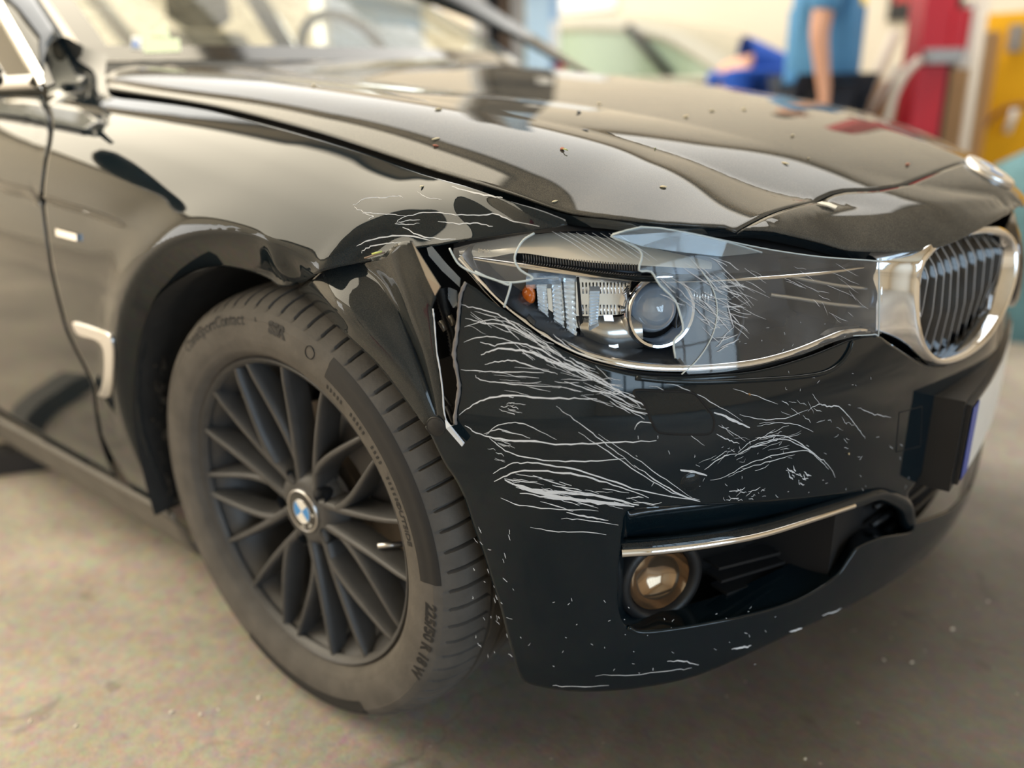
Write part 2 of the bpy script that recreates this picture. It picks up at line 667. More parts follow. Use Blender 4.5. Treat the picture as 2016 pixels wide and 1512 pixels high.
# dents of the crumpled fender tip and the push over the arch
dent(960, 415, -0.35, 0.10, 0.014, 0.006)
dent(1040, 418, -0.35, 0.05, 0.010, -0.004)
dent(860, 455, 0.25, 0.10, 0.020, 0.008)
dent(720, 500, 0.5, 0.05, 0.02, 0.009)
dent(650, 515, 0.9, 0.03, 0.015, -0.007)
dent(560, 530, 1.2, 0.03, 0.02, -0.010)
dent(890, 395, -0.6, 0.05, 0.010, -0.003)

CAR = thing('car', 'dark metallic hatchback with crushed front corner, torn bumper and broken headlight', 'car', (0, YC, 0))

# ---- front fender
GAP = [(216, 184), (232, 192), (300, 200), (400, 215), (500, 239), (600, 266), (720, 302), (830, 341), (920, 369), (1000, 395), (1060, 412), (1112, 432)]
fpoly = szc(GAP, 10)
fpoly += szc([(1117, 441), (1085, 448), (1051, 455), (982, 463), (906, 475), (860, 484), (815, 491), (761, 505), (702, 519), (635, 534), (598, 556), (554, 563), (528, 548), (500, 537), (447, 526), (397, 530), (360, 547), (322, 574), (298, 619), (288, 672)])
a_in = 0.376
for an in np.radians([152, 162, 172, 182, 190, 196]):
    x, z = a_in * math.cos(an), HUBZ + a_in * math.sin(an)
    fpoly.append((x, z))
fpoly += [(-0.40, 0.222), (-0.50, 0.222)]
DOORGAP = [(199, 850), (192, 799), (188, 762), (174, 730), (139, 660), (124, 610), (109, 548), (99, 489), (90, 420), (87, 375), (93, 323), (101, 278), (104, 240), (97, 206)]
fpoly += szc(DOORGAP, 5)
fpoly += szc([(130, 199), (170, 193), (200, 187)], 3)
fender = skin('front_fender', fpoly, [], 0.0075, 'paint', CAR, thick=0.0022, warp=True)
tag(fender, 'black right front fender with scraped crumpled tip over the wheel')

# ---- front bumper, right half
bump_top = [(915, 554), (939, 569), (966, 592), (1006, 619), (1051, 654), (1096, 683), (1140, 706), (1185, 721), (1252, 737), (1321, 742), (1400, 739), (1492, 730), (1583, 705), (1644, 681), (1675, 669), (1724, 660), (1751, 675), (1788, 699), (1820, 718), (1858, 720)]
bpoly = szc(bump_top, 4)
bpoly += [(SC - 0.12, 0.585), (SC, 0.60), (SC, 0.385)]
bpoly += [sz(1817, 930), sz(1787, 972), sz(1796, 1032), (SC - 0.13, 0.262), (SC, 0.252), (SC, 0.17)]
bpoly += szc([(1783, 1128), (1713, 1172), (1644, 1207), (1570, 1242), (1495, 1277), (1421, 1311), (1346, 1338), (1247, 1356), (1158, 1362), (1098, 1358), (1040, 1346), (1022, 1328), (1013, 1300), (997, 1243), (985, 1196), (969, 1146), (953, 1093), (935, 1044), (924, 1010), (911, 972), (894, 940), (878, 917), (864, 891), (848, 857), (838, 838), (880, 838), (897, 834), (896, 818), (900, 791), (904, 763), (900, 739), (894, 698), (898, 666), (901, 640), (904, 605), (907, 578)], 4)
FOG_OUT = [(1232, 1012), (1250, 1003), (1320, 998), (1400, 994), (1500, 988), (1590, 981), (1660, 972), (1720, 962), (1755, 966), (1780, 985), (1790, 1015), (1796, 1046), (1735, 1058), (1685, 1080), (1668, 1105), (1648, 1132), (1610, 1160), (1560, 1186), (1480, 1210), (1400, 1227), (1320, 1240), (1262, 1245), (1236, 1235), (1220, 1210), (1216, 1150), (1221, 1080), (1225, 1040)]
FOG_IN = [(1238, 1060, .03), (1252, 1068, .035), (1320, 1062, .035), (1400, 1052, .035), (1500, 1035, .035), (1595, 1010, .03), (1665, 988, .03), (1715, 975, .03), (1735, 985, .035), (1742, 1000, .045), (1738, 1018, .06), (1725, 1035, .07), (1690, 1030, .075), (1665, 1036, .075), (1650, 1048, .075), (1620, 1070, .07), (1580, 1095, .065), (1530, 1122, .06), (1465, 1152, .055), (1400, 1178, .05), (1320, 1199, .045), (1264, 1211, .04), (1240, 1208, .04), (1228, 1196, .035), (1226, 1150, .03), (1229, 1090, .03), (1232, 1062, .03)]
fog_sz = [sz(*q) for q in catmull(FOG_OUT, 5, True)]
bumper = skin('front_bumper', bpoly, [fog_sz], 0.0075, 'paint_clean', CAR, thick=0.003)
tag(bumper, 'black front bumper cover with white scratch marks and a torn edge')
# left half of the bumper (far side of the car)
SL = 2 * SC
lp = [(SC, 0.60), (SC, 0.385), (SC + 0.25, 0.385), (SC + 0.29, 0.36), (SC + 0.27, 0.27), (SC + 0.13, 0.262), (SC, 0.252), (SC, 0.17), (SC + 0.3, 0.17), (SC + 0.7, 0.15), (SL - 0.42, 0.15), (SL - 0.38, 0.3), (SL - 0.36, 0.5), (SL - 0.30, 0.68), (SC + 0.60, 0.62), (SC + 0.35, 0.60), (SC + 0.12, 0.585)]
lb = skin('bumper_half', lp, [], 0.03, 'paint', CAR, thick=0.003)

# fog intake walls
ring_o = [sh(*q) for q in FOG_OUT]
ring_i = [sh(*q) for q in FOG_IN]
rows = []
for t, bul in ((0, 0), (0.04, 0.0), (0.35, 0), (0.7, 0), (1, 0)):
    rows.append([o + (i - o) * t for o, i in zip(ring_o, ring_i)])
rows = [catmull(r, 5, True) for r in rows]
m = MB()
m.grid(rows, close_u=True)
tag(m.build('intake_recess', 'paint_clean', CAR), 'painted recess around the lower side intake')
back = [sh(q[0], q[1], q[2] + 0.05) for q in FOG_IN]
m = MB()
m.grid([catmull(ring_i, 3, True), catmull(back, 3, True)], close_u=True)
cen = np.mean(back, axis=0)
bb = catmull(back, 3, True)
m.add(bb + [cen], [(i, (i + 1) % len(bb), len(bb)) for i in range(len(bb))])
INTAKE = m.build('intake_insert', 'matte_black', CAR)


def band(path, wid, dep, name, mat, parent, inset=0.0, n=10):
    """a bar with an oval section that follows pixels along the skin; path = (px, py, inset), wid/dep in metres"""
    P = catmull([sh(q[0], q[1], q[2] + inset) for q in path], 8)
    S = catmull([sh(q[0], q[1], q[2] + inset + 0.03) for q in path], 8)
    rows = []
    for i, p in enumerate(P):
        t = P[min(i + 1, len(P) - 1)] - P[max(i - 1, 0)]
        t /= np.linalg.norm(t)
        inn = S[i] - p
        inn -= t * inn.dot(t)
        inn /= np.linalg.norm(inn)
        up = np.cross(inn, t)
        f = i / (len(P) - 1)
        w_ = wid(f) if callable(wid) else wid
        d_ = dep(f) if callable(dep) else dep
        rows.append([p + up * w_ * math.sin(a) + inn * d_ * math.cos(a) for a in np.linspace(0, 2 * math.pi, n, endpoint=False)])
    m = MB()
    m.grid(rows, close_u=True)
    m.add(rows[0], [tuple(range(n))])
    m.add(rows[-1], [tuple(range(n))[::-1]])
    return m.build(name, mat, parent)


BAR = [(1224, 1086, .012), (1300, 1081, .006), (1400, 1069, .004), (1500, 1050, .004), (1600, 1020, .004), (1680, 994, .004), (1725, 979, .004), (1757, 979, .004), (1778, 995, .004), (1785, 1020, .006), (1789, 1048, .012)]
bar = band([(q[0], q[1] - (9 if q[0] < 1730 else 0), q[2] + .004) for q in BAR], lambda f: 0.010 + 0.003 * f, 0.010, 'intake_bar', 'paint', CAR)
band([(q[0], q[1] + 2, q[2] - .004) for q in BAR[:6]], lambda f: 0.0062 * (1 - 0.35 * f), 0.005, 'chrome_strip', 'chrome', bar)

# black insert furniture: fog lamp in its bezel, slats
fc = sh(1290, 1140, 0.050)
m = MB()
ax = sh(1290, 1140, 0.0) - sh(1290, 1140, 0.06)


def frame_of(p, n):
    n = n / np.linalg.norm(n)
    u = np.cross(n, [0, 0, 1.0])
    u /= np.linalg.norm(u)
    return u, np.cross(u, n) * -1, n


def disc_lathe(m, c, n, prof, seg=40, sx=1.0, sy=1.0):
    u, v, n = frame_of(c, n)
    rows = [[c + r * sx * math.cos(a) * u + r * sy * math.sin(a) * v + h * n for r, h in prof] for a in np.linspace(0, 2 * math.pi, seg, endpoint=False)]
    m.grid(rows, close_v=True)
    return m


fog_n = np.array([0.86, -0.50, 0.05])
fogc = sh(1297, 1138, 0.052)
disc_lathe(m, fogc, fog_n, [(0.062, -0.02), (0.060, 0.008), (0.052, 0.012), (0.046, 0.008), (0.044, -0.012)])
FOGB = m.build('fog_lamp_bezel', 'black_plastic', CAR)
m = MB()
disc_lathe(m, fogc, fog_n, [(0.044, 0.002), (0.041, -0.008), (0.034, -0.018), (0.02, -0.026), (0.0001, -0.029)])
tag(m.build('fog_lamp', 'fog_glass', FOGB), 'round fog lamp lens')
for k, (a, b) in enumerate([((1405, 1135), (1530, 1098)), ((1415, 1160), (1560, 1112)), ((1400, 1110), (1520, 1080))]):
    p, q = sh(*a, 0.06), sh(*b, 0.07)
    m = MB()
    m.box((p + q) / 2, (np.linalg.norm(q - p), 0.03, 0.004), Matrix.Rotation(math.atan2(q[1] - p[1], q[0] - p[0]), 3, 'Z') @ Matrix.Rotation(-math.asin((q[2] - p[2]) / np.linalg.norm(q - p)), 3, 'Y'))
    m.build('intake_slat', 'black_plastic', CAR, smooth=False)

# ---- torn flap of the bumper corner
FL = {
    'edge': [(591, 568, .012), (638, 614, .012), (685, 658, .012), (746, 716, .010), (798, 783, .008), (838, 836, .0)],
    'roll': [(612, 549, .004), (665, 602, .000), (715, 650, -.003), (770, 705, -.002), (815, 765, .0), (848, 833, .0)],
    'mid': [(650, 523, .020), (712, 575, .010), (755, 640, .004), (795, 705, .002), (828, 770, .0), (855, 834, .0)],
    'mid2': [(700, 513, .026), (755, 560, .016), (785, 630, .008), (815, 700, .006), (838, 765, .003), (860, 836, .0)],
    'ridge': [(752, 503, -.004), (775, 560, .004), (800, 640, .010), (825, 705, .012), (846, 765, .008), (866, 836, .0)],
    'valley': [(770, 491, -.020), (795, 560, -.010), (818, 630, -.006), (838, 695, -.004), (855, 765, .0), (871, 836, .0)],
    'peak': [(790, 477, -.034), (825, 540, -.022), (842, 610, -.012), (852, 690, -.008), (864, 765, -.003), (875, 837, .0)],
    'tear': [(812, 474, -.036), (858, 570, -.022), (852, 612, -.012), (860, 693, -.008), (871, 768, -.003), (880, 838, .0)],
}
cols = []
for k in ('edge', 'roll', 'mid', 'mid2', 'ridge', 'valley', 'peak', 'tear'):
    cols.append(catmull([sh(a, b, c + 0.004) for a, b, c in FL[k]], 7))
cols = [list(r) for r in zip(*cols)]
rows = [catmull(r, 5) for r in cols]
m = MB()
m.grid(rows)
flap = m.build('torn_bumper_corner', 'paint_scuffed', CAR, thick=0.003, off=-1)
tag(flap, 'torn and folded bumper corner flap standing off above the tyre')
# bright broken strip along the tear and bent retaining strip
FLP = [sh(*q) for q in [(812, 476, -.040), (868, 564, -.030), (858, 582, -.026), (840, 545, -.030)]]
m = MB()
m.add(FLP, [(0, 1, 2, 3)])
tag(m.build('retaining_strip', 'dull_metal', CAR, smooth=False, thick=0.002), 'bent grey retaining strip on the torn flap')
m = MB()
m.add([sh(878, 826, -.004), sh(888, 838, -.012), sh(915, 872, -.012), sh(911, 878, -.008), sh(880, 842, -.004)], [(0, 1, 2, 3, 4)])
tag(m.build('torn_splinter', 'pale_plastic', CAR, smooth=False, thick=0.0015), 'pale plastic splinter at the end of the tear')
# ragged bare edges of the plastic along the tears
m = MB()
m.tube(catmull([sh(a, b, -.002) for a, b in [(917, 556), (907, 580), (904, 606), (901, 640), (898, 668), (894, 698), (901, 740), (904, 764), (900, 792), (896, 820), (897, 836)]], 4), [0.0018 + 0.0016 * random.random() for _ in range(41)], 4)
m.build('torn_edge', 'plastic_edge', CAR)
m = MB()
m.tube(catmull([sh(a + random.uniform(-2, 2), b, c - .001) for a, b, c in [(853, 608, -.010), (854, 634, -.010), (859, 692, -.008), (866, 722, -.006), (871, 768, -.003), (874, 809, -.002), (879, 834, 0)]], 4), [0.0008 + 0.0007 * random.random() for _ in range(25)], 4)
m.build('torn_edge', 'white_scratch', CAR)
# parking sensor and blanking plug
for (a, b, r, nm) in [(1360, 949, 0.0115, 'parking_sensor'), (858, 840, 0.011, 'blanking_plug')]:
    c0 = sh(a, b, -0.0004)
    n0 = sh(a, b, -0.0004) - P3(np.array(sz(a, b)[0]), np.array(sz(a, b)[1]), 0.02)
    m = MB()
    disc_lathe(m, c0, n0, [(r * 1.12, -0.001), (r * 1.05, 0.0012), (r * 0.97, 0.0003), (r * 0.9, 0.0009), (0.0001, 0.0012)], 28)
    m.build(nm, 'black_plastic' if nm != 'parking_sensor' else 'paint', CAR)


def on_skin_loop(px, inset):
    return [sh(a, b, inset) for a, b in px]


# headlamp washer flap: outline groove
WASH = [(1254, 768), (1300, 770), (1345, 771), (1368, 776), (1385, 795), (1402, 818), (1405, 838), (1396, 853), (1360, 855), (1310, 853), (1294, 848), (1284, 832), (1268, 795), (1250, 778)]
m = MB()
m.tube(catmull(on_skin_loop(WASH, 0.0), 4, True), 0.0017, 6, closed=True)
m.build('washer_cap_gap', 'matte_black', CAR)
V, T = trim_patch([sz(*q) for q in catmull(WASH, 3, True)], [], 0.006)
mesh_obj('washer_cap', P3(V[:, 0], V[:, 1], -0.0008), T, 'paint_clean', CAR)
# tow hook cover
TOW = [(1770, 812), (1815, 800), (1812, 878), (1764, 890)]
m = MB()
m.tube(resample(on_skin_loop(TOW, 0.0), 0.01, True), 0.0009, 5, closed=True)
m.build('tow_cover_gap', 'matte_black', CAR)

# ---- door, sill
dpoly = szc([(q[0] - 5, q[1]) for q in DOORGAP[::-1]], 5)
dpoly = dpoly[1:] + [(-0.56, 0.235), (-1.75, 0.235), (-1.75, 0.955), (-1.2, 0.945), (-0.75, 0.935)]
door = skin('front_door', dpoly[::-1] if False else dpoly, [], 0.012, 'paint', CAR, thick=0.003)
tag(door, 'dark front door with a rubbed lower edge')
SILLP = [(0.0, 0.232), (-0.004, 0.224), (0.0, 0.215), (0.012, 0.20), (0.018, 0.17), (0.03, 0.135), (0.06, 0.12)]
rows = []
for x in np.linspace(-0.335, -2.2, 40):
    yb = np.interp(x, [-2.2, -0.9, -0.3], [-0.005, -0.005, -0.008])
    rows.append([(x, yb + a, b) for a, b in SILLP])
m = MB()
m.grid(rows)
tag(m.build('side_sill', 'sill_grey', CAR, thick=0.003), 'dusty grey side sill')
# inner door jamb / gap backing, so the gaps are dark
m = MB()
m.grid([[P3(np.array(s_), np.array(z_), 0.03) for z_ in np.linspace(0.24, 0.90, 12)] for s_ in (-0.66, -0.62, -0.56, -0.52, -0.48, -0.44)])
m.build('door_jamb', 'matte_black', CAR)

# fender vent trim: hooked chrome frame, and the small badge
VENT = [(147, 634), (165, 637), (190, 645), (212, 653), (222, 664), (227, 690), (226, 730), (222, 765), (214, 782), (198, 777), (202, 768), (208, 740), (209, 705), (205, 682), (190, 670), (158, 660)]
V, T = trim_patch([sz(*q) for q in catmull(VENT, 3, True)], [], 0.008)
vent = mesh_obj('fender_vent_trim', P3(V[:, 0], V[:, 1], -0.004), T, 'satin_chrome', CAR, thick=0.006)
tag(vent, 'satin chrome hook shaped vent trim behind the wheel')
BADGE = [(109, 450), (150, 461), (151, 475), (110, 464)]
m = MB()
bq = [sh(a, b, -0.005) for a, b in BADGE]
m.add(bq, [(3, 2, 1, 0)])
tag(m.build('fender_badge', 'chrome', CAR, smooth=False, thick=0.003), 'small chrome badge on the fender')

# ---- hood: height field z(x, y) on rails
_yE = pchip([-0.9, -0.57, 0.19, 0.33, 0.41, 0.454, 0.50, 0.546, 0.571, 0.585, 0.605, 0.631, 0.655, 0.682, 0.705, 0.722, 0.737, 0.747, 0.7525], [0.14, 0.12, 0.12, 0.125, 0.13, 0.142, 0.172, 0.235, 0.28, 0.325, 0.375, 0.42, 0.468, 0.52, 0.57, 0.63, 0.71, 0.79, 0.865])
_zE = pchip([-0.9, -0.57, -0.28, -0.03, 0.19, 0.33, 0.41, 0.454, 0.50, 0.546, 0.571, 0.585, 0.605, 0.631, 0.655, 0.682, 0.705, 0.722, 0.737, 0.747, 0.7525], [0.962, 0.936, 0.910, 0.875, 0.833, 0.807, 0.791, 0.788, 0.782, 0.774, 0.768, 0.757, 0.743, 0.728, 0.721, 0.716, 0.718, 0.725, 0.733, 0.738, 0.740])
_y1 = pchip([-0.9, -0.5, -0.2, 0.1, 0.3, 0.42, 0.54, 0.60, 0.66, 0.71, 0.745], [0.25, 0.265, 0.275, 0.30, 0.33, 0.365, 0.42, 0.49, 0.58, 0.70, 0.82])
_z1 = pchip([-0.9, -0.5, -0.2, 0.1, 0.3, 0.42, 0.54, 0.60, 0.66, 0.71, 0.745], [1.000, 0.968, 0.940, 0.904, 0.870, 0.837, 0.790, 0.775, 0.762, 0.755, 0.743])
_y2 = pchip([-0.9, -0.5, 0.0, 0.3, 0.45, 0.55, 0.62, 0.68, 0.725, 0.75], [0.44, 0.46, 0.49, 0.51, 0.53, 0.57, 0.63, 0.71, 0.79, 0.85])
_z2 = pchip([-0.9, -0.5, -0.11, 0.08, 0.314, 0.443, 0.546, 0.62, 0.68, 0.725, 0.75], [1.012, 0.968, 0.928, 0.910, 0.879, 0.852, 0.820, 0.793, 0.773, 0.757, 0.742])
_zC = pchip([-0.9, -0.6, -0.415, -0.13, 0.11, 0.317, 0.454, 0.58, 0.66, 0.70, 0.73, 0.7525], [1.03, 1.008, 0.992, 0.963, 0.936, 0.902, 0.874, 0.837, 0.808, 0.789, 0.766, 0.742])


def hood_z(x, y):
    x = np.asarray(x, float)
    y = np.asarray(y, float)
    y = np.where(y > YC, 2 * YC - y, y)
    ys = [_yE(x), _y1(x), _y2(x), YC + 0 * x]
    zs = [_zE(x), _z1(x), _z2(x), _zC(x)]
    ys[1] = np.maximum(ys[1], ys[0] + 0.01)
    ys[2] = np.maximum(ys[2], ys[1] + 0.01)
    z = np.zeros_like(x + y)
    bul = [0.010 * (1 - smooth01(0.4, 0.56, x)) + 0.004, 0.003, 0.004]
    for k in range(3):
        t = (y - ys[k]) / np.maximum(ys[k + 1] - ys[k], 1e-4)
        v = zs[k] + (zs[k + 1] - zs[k]) * t + bul[k] * 4 * t * (1 - t)
        z = np.where((t >= 0) | (k == 0), np.where((t <= 1) | (k == 2), v, z), z)
    return z


def hood_px(px, py):
    d = ray(px, py)
    T = np.linspace(0.3, 3.2, 900)
    P = CPOS + d[None] * T[:, None]
    g = P[:, 2] - hood_z(P[:, 0], P[:, 1])
    ok = (P[:, 1] > _yE(P[:, 0]) - 0.05) & (P[:, 0] < 0.76)
    k = np.where((g[:-1] > 0) & (g[1:] <= 0) & ok[1:])[0]
    if len(k) == 0:
        k = [int(np.argmin(np.abs(g) + np.where(ok, 0, 9)))]
    t = T[k[0]] + (T[min(k[0] + 1, 899)] - T[k[0]]) * 0.5
    return CPOS + d * t


def field(name, outer, step, mat, parent, dz=0.0, thick=0.003):
    V, T = trim_patch(outer, [], step)
    return mesh_obj(name, np.stack([V[:, 0], V[:, 1], hood_z(V[:, 0], V[:, 1]) + dz], 1), T, mat, parent, thick=thick)


SEAM = [(1432, 446), (1540, 411), (1640, 381), (1760, 368), (1910, 322)]
seam = [tuple(hood_px(*q)[:2]) for q in SEAM]
seam = [(0.556, 0.243)] + seam[1:4] + [(0.668, YC)]
seam = [tuple(p) for p in catmull(seam, 5)]
edgeR = [(x, float(_yE(x)) + 0.004) for x in (-0.72, -0.69)] and []
hood_out = [(-0.66, 0.165), (-0.655, 0.135), (-0.60, 0.126)] + [(x, float(_yE(x)) + 0.005) for x in np.linspace(-0.55, 0.545, 50)]
hood_out += seam
cowl = [(-0.55 - 0.16 * ((y - YC) / 0.7) ** 2, y) for y in np.linspace(YC, 0.19, 12)]
mirror = lambda L: [(x, 2 * YC - y) for x, y in L]
hood_full = hood_out + mirror(hood_out)[::-1][1:] + mirror(cowl)[::-1][:-1] + cowl[1:-1]
hood = field('hood', hood_full, 0.011, 'paint_dusty', CAR)
tag(hood, 'dusty dark hood with creases and scattered dry seeds on it')
nose_r = [(p[0] + 0.0025, p[1] - 0.001) for p in seam] 
nose_edge = [(x, float(_yE(x)) + 0.001) for x in np.concatenate([np.linspace(0.56, 0.745, 40), [0.7525]])]
nose_full = nose_r[::-1] + nose_edge + mirror(nose_edge)[::-1][1:] + mirror(nose_r)[1:-1]
nose = field('nose_panel', nose_full[::-1] if False else nose_full, 0.008, 'paint_dusty', CAR)
tag(nose, 'front nose panel above the grille')
# folded edge flanges under hood and nose: dark underside visible in the gap over the headlight
er = [(x, float(_yE(x)) + 0.004, float(_zE(x)) - 0.001) for x in np.linspace(0.36, 0.70, 50)]
m = MB()
m.grid([er, [(x - 0.010, y + 0.010, z - 0.012) for x, y, z in er], [(x - 0.05, y + 0.06, z - 0.02) for x, y, z in er]])
m.build('hood_flange', 'paint', CAR)
# gutter under the hood gap
gl = [(x, float(_yE(x)) - 0.004, float(_zE(x)) - 0.03) for x in np.linspace(-0.62, 0.27, 40)]
m = MB()
m.grid([[(x, y - 0.045, z - 0.02) for x, y, z in gl], gl, [(x, y + 0.02, z + 0.004) for x, y, z in gl], [(x, y + 0.030, z + 0.036) for x, y, z in gl]])
m.build('gap_gutter', 'matte_black', CAR)

# rounded painted beads that edge the intake ledge and the bumper under the headlight
m = MB()
m.tube(catmull([sh(a, b, 0.0) for a, b in FOG_OUT[13:23]], 6), 0.0032, 10)
m.build('ledge_bead', 'paint_clean', CAR)
m = MB()
m.tube(catmull([sh(a, b, -0.001) for a, b in [(1252, 744), (1321, 751), (1400, 752), (1492, 748), (1575, 742), (1625, 733), (1655, 714), (1672, 690), (1678, 672)]], 6), 0.0030, 10)
m.build('lip_bead', 'paint_clean', CAR)

# dark mesh of the centre intake with its bars
s0_ = sz(1784, 985)[0]
m = MB()
m.grid([[P3(np.array(s_), np.array(z_), 0.05) for s_ in np.linspace(s0_ - 0.06, 2 * SC - s0_ + 0.06, 40)] for z_ in np.linspace(0.215, 0.42, 5)])
CI = m.build('centre_intake', 'matte_black', CAR)
for z_ in (0.275, 0.305, 0.335, 0.365):
    m = MB()
    m.tube([P3(np.array(s_), np.array(z_), 0.035) for s_ in np.linspace(s0_ - 0.02, 2 * SC - s0_ + 0.02, 30)], 0.005, 6)
    m.build('intake_bar', 'black_plastic', CI)


# ---------------------------------------------------------------- front wheel
HUB = np.array([0.0, 0.0, HUBZ])


def wp(r, a, y):
    return (r * math.cos(a), y, HUBZ + r * math.sin(a))


m = MB()
m.lathe([(0.232, 0.012), (0.236, 0.004), (0.241, 0.001), (0.2445, 0.004), (0.2445, 0.012), (0.238, 0.016), (0.231, 0.022), (0.222, 0.034), (0.212, 0.06), (0.208, 0.11), (0.208, 0.2)], 128, 'y', HUB)
wheel = m.build('front_wheel', 'rim_grey', CAR, angle=50)
tag(wheel, 'matte dark grey alloy wheel with five groups of forked spokes')
# hub disc with five bolt wells
m = MB()
HOLES = [math.radians(41 + 72 * k) for k in range(5)]
outl = [(0.071 * math.cos(a), 0.071 * math.sin(a)) for a in np.linspace(0, 2 * math.pi, 60, endpoint=False)]
hol = [[(0.0535 * math.cos(h) + 0.0125 * math.cos(b), 0.0535 * math.sin(h) + 0.0125 * math.sin(b)) for b in np.linspace(0, 2 * math.pi, 20, endpoint=False)] for h in HOLES]
V, T = trim_patch(outl, hol, 0.006)
dep = lambda r: 0.022 + 0.03 * np.clip((r - 0.045) / 0.026, 0, 1) ** 2
VV = [(x, float(dep(math.hypot(x, z))), HUBZ + z) for x, z in V]
mesh_obj('hub_face', VV, T[:, ::-1], 'rim_grey', wheel)
for h in HOLES:
    c = (0.0535 * math.cos(h), 0, HUBZ + 0.0535 * math.sin(h))
    m = MB()
    m.lathe([(0.0125, 0.022), (0.0125, 0.05), (0.0085, 0.05), (0.0085, 0.040), (0.0001, 0.038)], 20, 'y', c)
    m.build('wheel_bolt', 'black_plastic', wheel, angle=40)


def spoke(path, w0, w1, name):
    """path: list of (r, angle); forged wedge section"""
    P = catmull([(r * math.cos(a), r * math.sin(a)) for r, a in path], 7)
    rows = []
    for i, p in enumerate(P):
        t = P[min(i + 1, len(P) - 1)] - P[max(i - 1, 0)]
        t /= np.linalg.norm(t)
        n = np.array([-t[1], t[0]])
        r = np.linalg.norm(p)
        f = i / (len(P) - 1)
        w = w0 + (w1 - w0) * f
        y = float(np.interp(r, [0.03, 0.06, 0.10, 0.16, 0.215, 0.236], [0.024, 0.022, 0.017, 0.011, 0.006, 0.006]))
        dd = float(np.interp(r, [0.04, 0.09, 0.2, 0.236], [0.030, 0.040, 0.036, 0.022]))
        sec = [(-w * 1.7, y + dd), (-w * 1.35, y + 0.012), (-w, y + 0.0022), (-w * 0.55, y), (w * 0.55, y), (w, y + 0.0022), (w * 1.35, y + 0.012), (w * 1.7, y + dd)]
        rows.append([(p[0] + n[0] * a, b, HUBZ + p[1] + n[1] * a) for a, b in sec])
    m = MB()
    m.grid(rows, close_u=True)
    o = m.build(name, 'rim_grey', wheel, angle=60)
    return o


for k in range(5):
    t0 = math.radians(5 + 72 * k)
    for sg in (-1, 1):
        d = math.radians
        spoke([(0.036, t0 + sg * d(26)), (0.06, t0 + sg * d(19)), (0.09, t0 + sg * d(14)), (0.13, t0 + sg * d(11.5)), (0.18, t0 + sg * d(10.6)), (0.2365, t0 + sg * d(10.6))], 0.0068, 0.0036, 'spoke')
        spoke([(0.085, t0 + sg * d(15)), (0.11, t0 + sg * d(18.5)), (0.145, t0 + sg * d(23.5)), (0.19, t0 + sg * d(28.5)), (0.2365, t0 + sg * d(31.8))], 0.0055, 0.0036, 'spoke_branch')
# centre cap with the round emblem
m = MB()
m.lathe([(0.0345, 0.024), (0.0345, 0.0195), (0.033, 0.0178), (0.0318, 0.0185)], 48, 'y', HUB)
m.build('cap_rim', 'satin_chrome', wheel)
m = MB()
m.lathe([(0.0318, 0.0190), (0.019, 0.0178)], 48, 'y', HUB)
m.build('cap_ring', 'gloss_black', wheel)
ER = math.radians(-48)


def quadrant(c, r, a0, a1, y, mat, name, parent, frame=None):
    m = MB()
    arc = [(0, 0)] + [(r * math.cos(a), r * math.sin(a)) for a in np.linspace(a0, a1, 14)]
    pts = [(c[0] + x, y, c[2] + z) for x, z in arc] if frame is None else [frame(x, z) for x, z in arc]
    m.add(pts, [tuple(range(len(pts)))])
    return m.build(name, mat, parent, smooth=False)


for k in range(4):
    quadrant(HUB, 0.0188, ER + math.radians(0 + 90 * k) + 0.0, ER + math.radians(90 + 90 * k), 0.0176, 'emblem_blue' if k % 2 == 0 else 'emblem_white', 'emblem_quarter', wheel)
m = MB()
m.lathe([(0.0196, 0.0180), (0.0194, 0.0172), (0.0186, 0.0172), (0.0184, 0.0180)], 40, 'y', HUB)
m.build('emblem_ring', 'satin_chrome', wheel)


def text_mesh(txt, size=1.0, bold=0.0):
    cu = bpy.data.curves.new('lettering', 'FONT')
    cu.body = txt
    cu.size = size
    cu.offset = bold
    cu.resolution_u = 3
    o = bpy.data.objects.new('lettering', cu)
    COL.objects.link(o)
    dg = bpy.context.evaluated_depsgraph_get()
    me = bpy.data.meshes.new_from_object(o.evaluated_get(dg))
    V = np.array([v.co[:] for v in me.vertices]) if len(me.vertices) else np.zeros((0, 3))
    Fc = [tuple(p.vertices) for p in me.polygons]
    bpy.data.objects.remove(o)
    bpy.data.curves.remove(cu)
    bpy.data.meshes.remove(me)
    return V, Fc


def subdivide_long(V, Fc):
    return V, Fc


def arc_text(txt, size, r, a_mid, y_fn, mat, parent, name, bold=0.0, spread=1.0, c=HUB, lift=0.0006):
    """lettering along a circle in the wheel plane, tops outwards, read clockwise"""
    V, Fc = text_mesh(txt, size, bold)
    if not len(V):
        return
    V[:, 0] -= V[:, 0].mean() * 0 + (V[:, 0].max() + V[:, 0].min()) / 2
    V[:, 1] -= (V[:, 1].max() + V[:, 1].min()) / 2
    out = []
    for x, y, _ in V:
        rr = r + y
        a = a_mid - x * spread / r
        out.append((c[0] + rr * math.cos(a), y_fn(rr) - lift, c[2] + rr * math.sin(a)))
    m = MB()
    m.add(out, [f[::-1] for f in Fc])
    return m.build(name, mat, parent, smooth=False)


for ch, an in (('B', -12), ('M', -48 - 50), ('W', -48)):
    pass
for ch, an in (('B', 2), ('W', -48), ('M', -92)):
    arc_text(ch, 0.0105, 0.0253, math.radians(an), lambda r: 0.0182, 'emblem_white', wheel, 'emblem_letter', lift=0.0004)

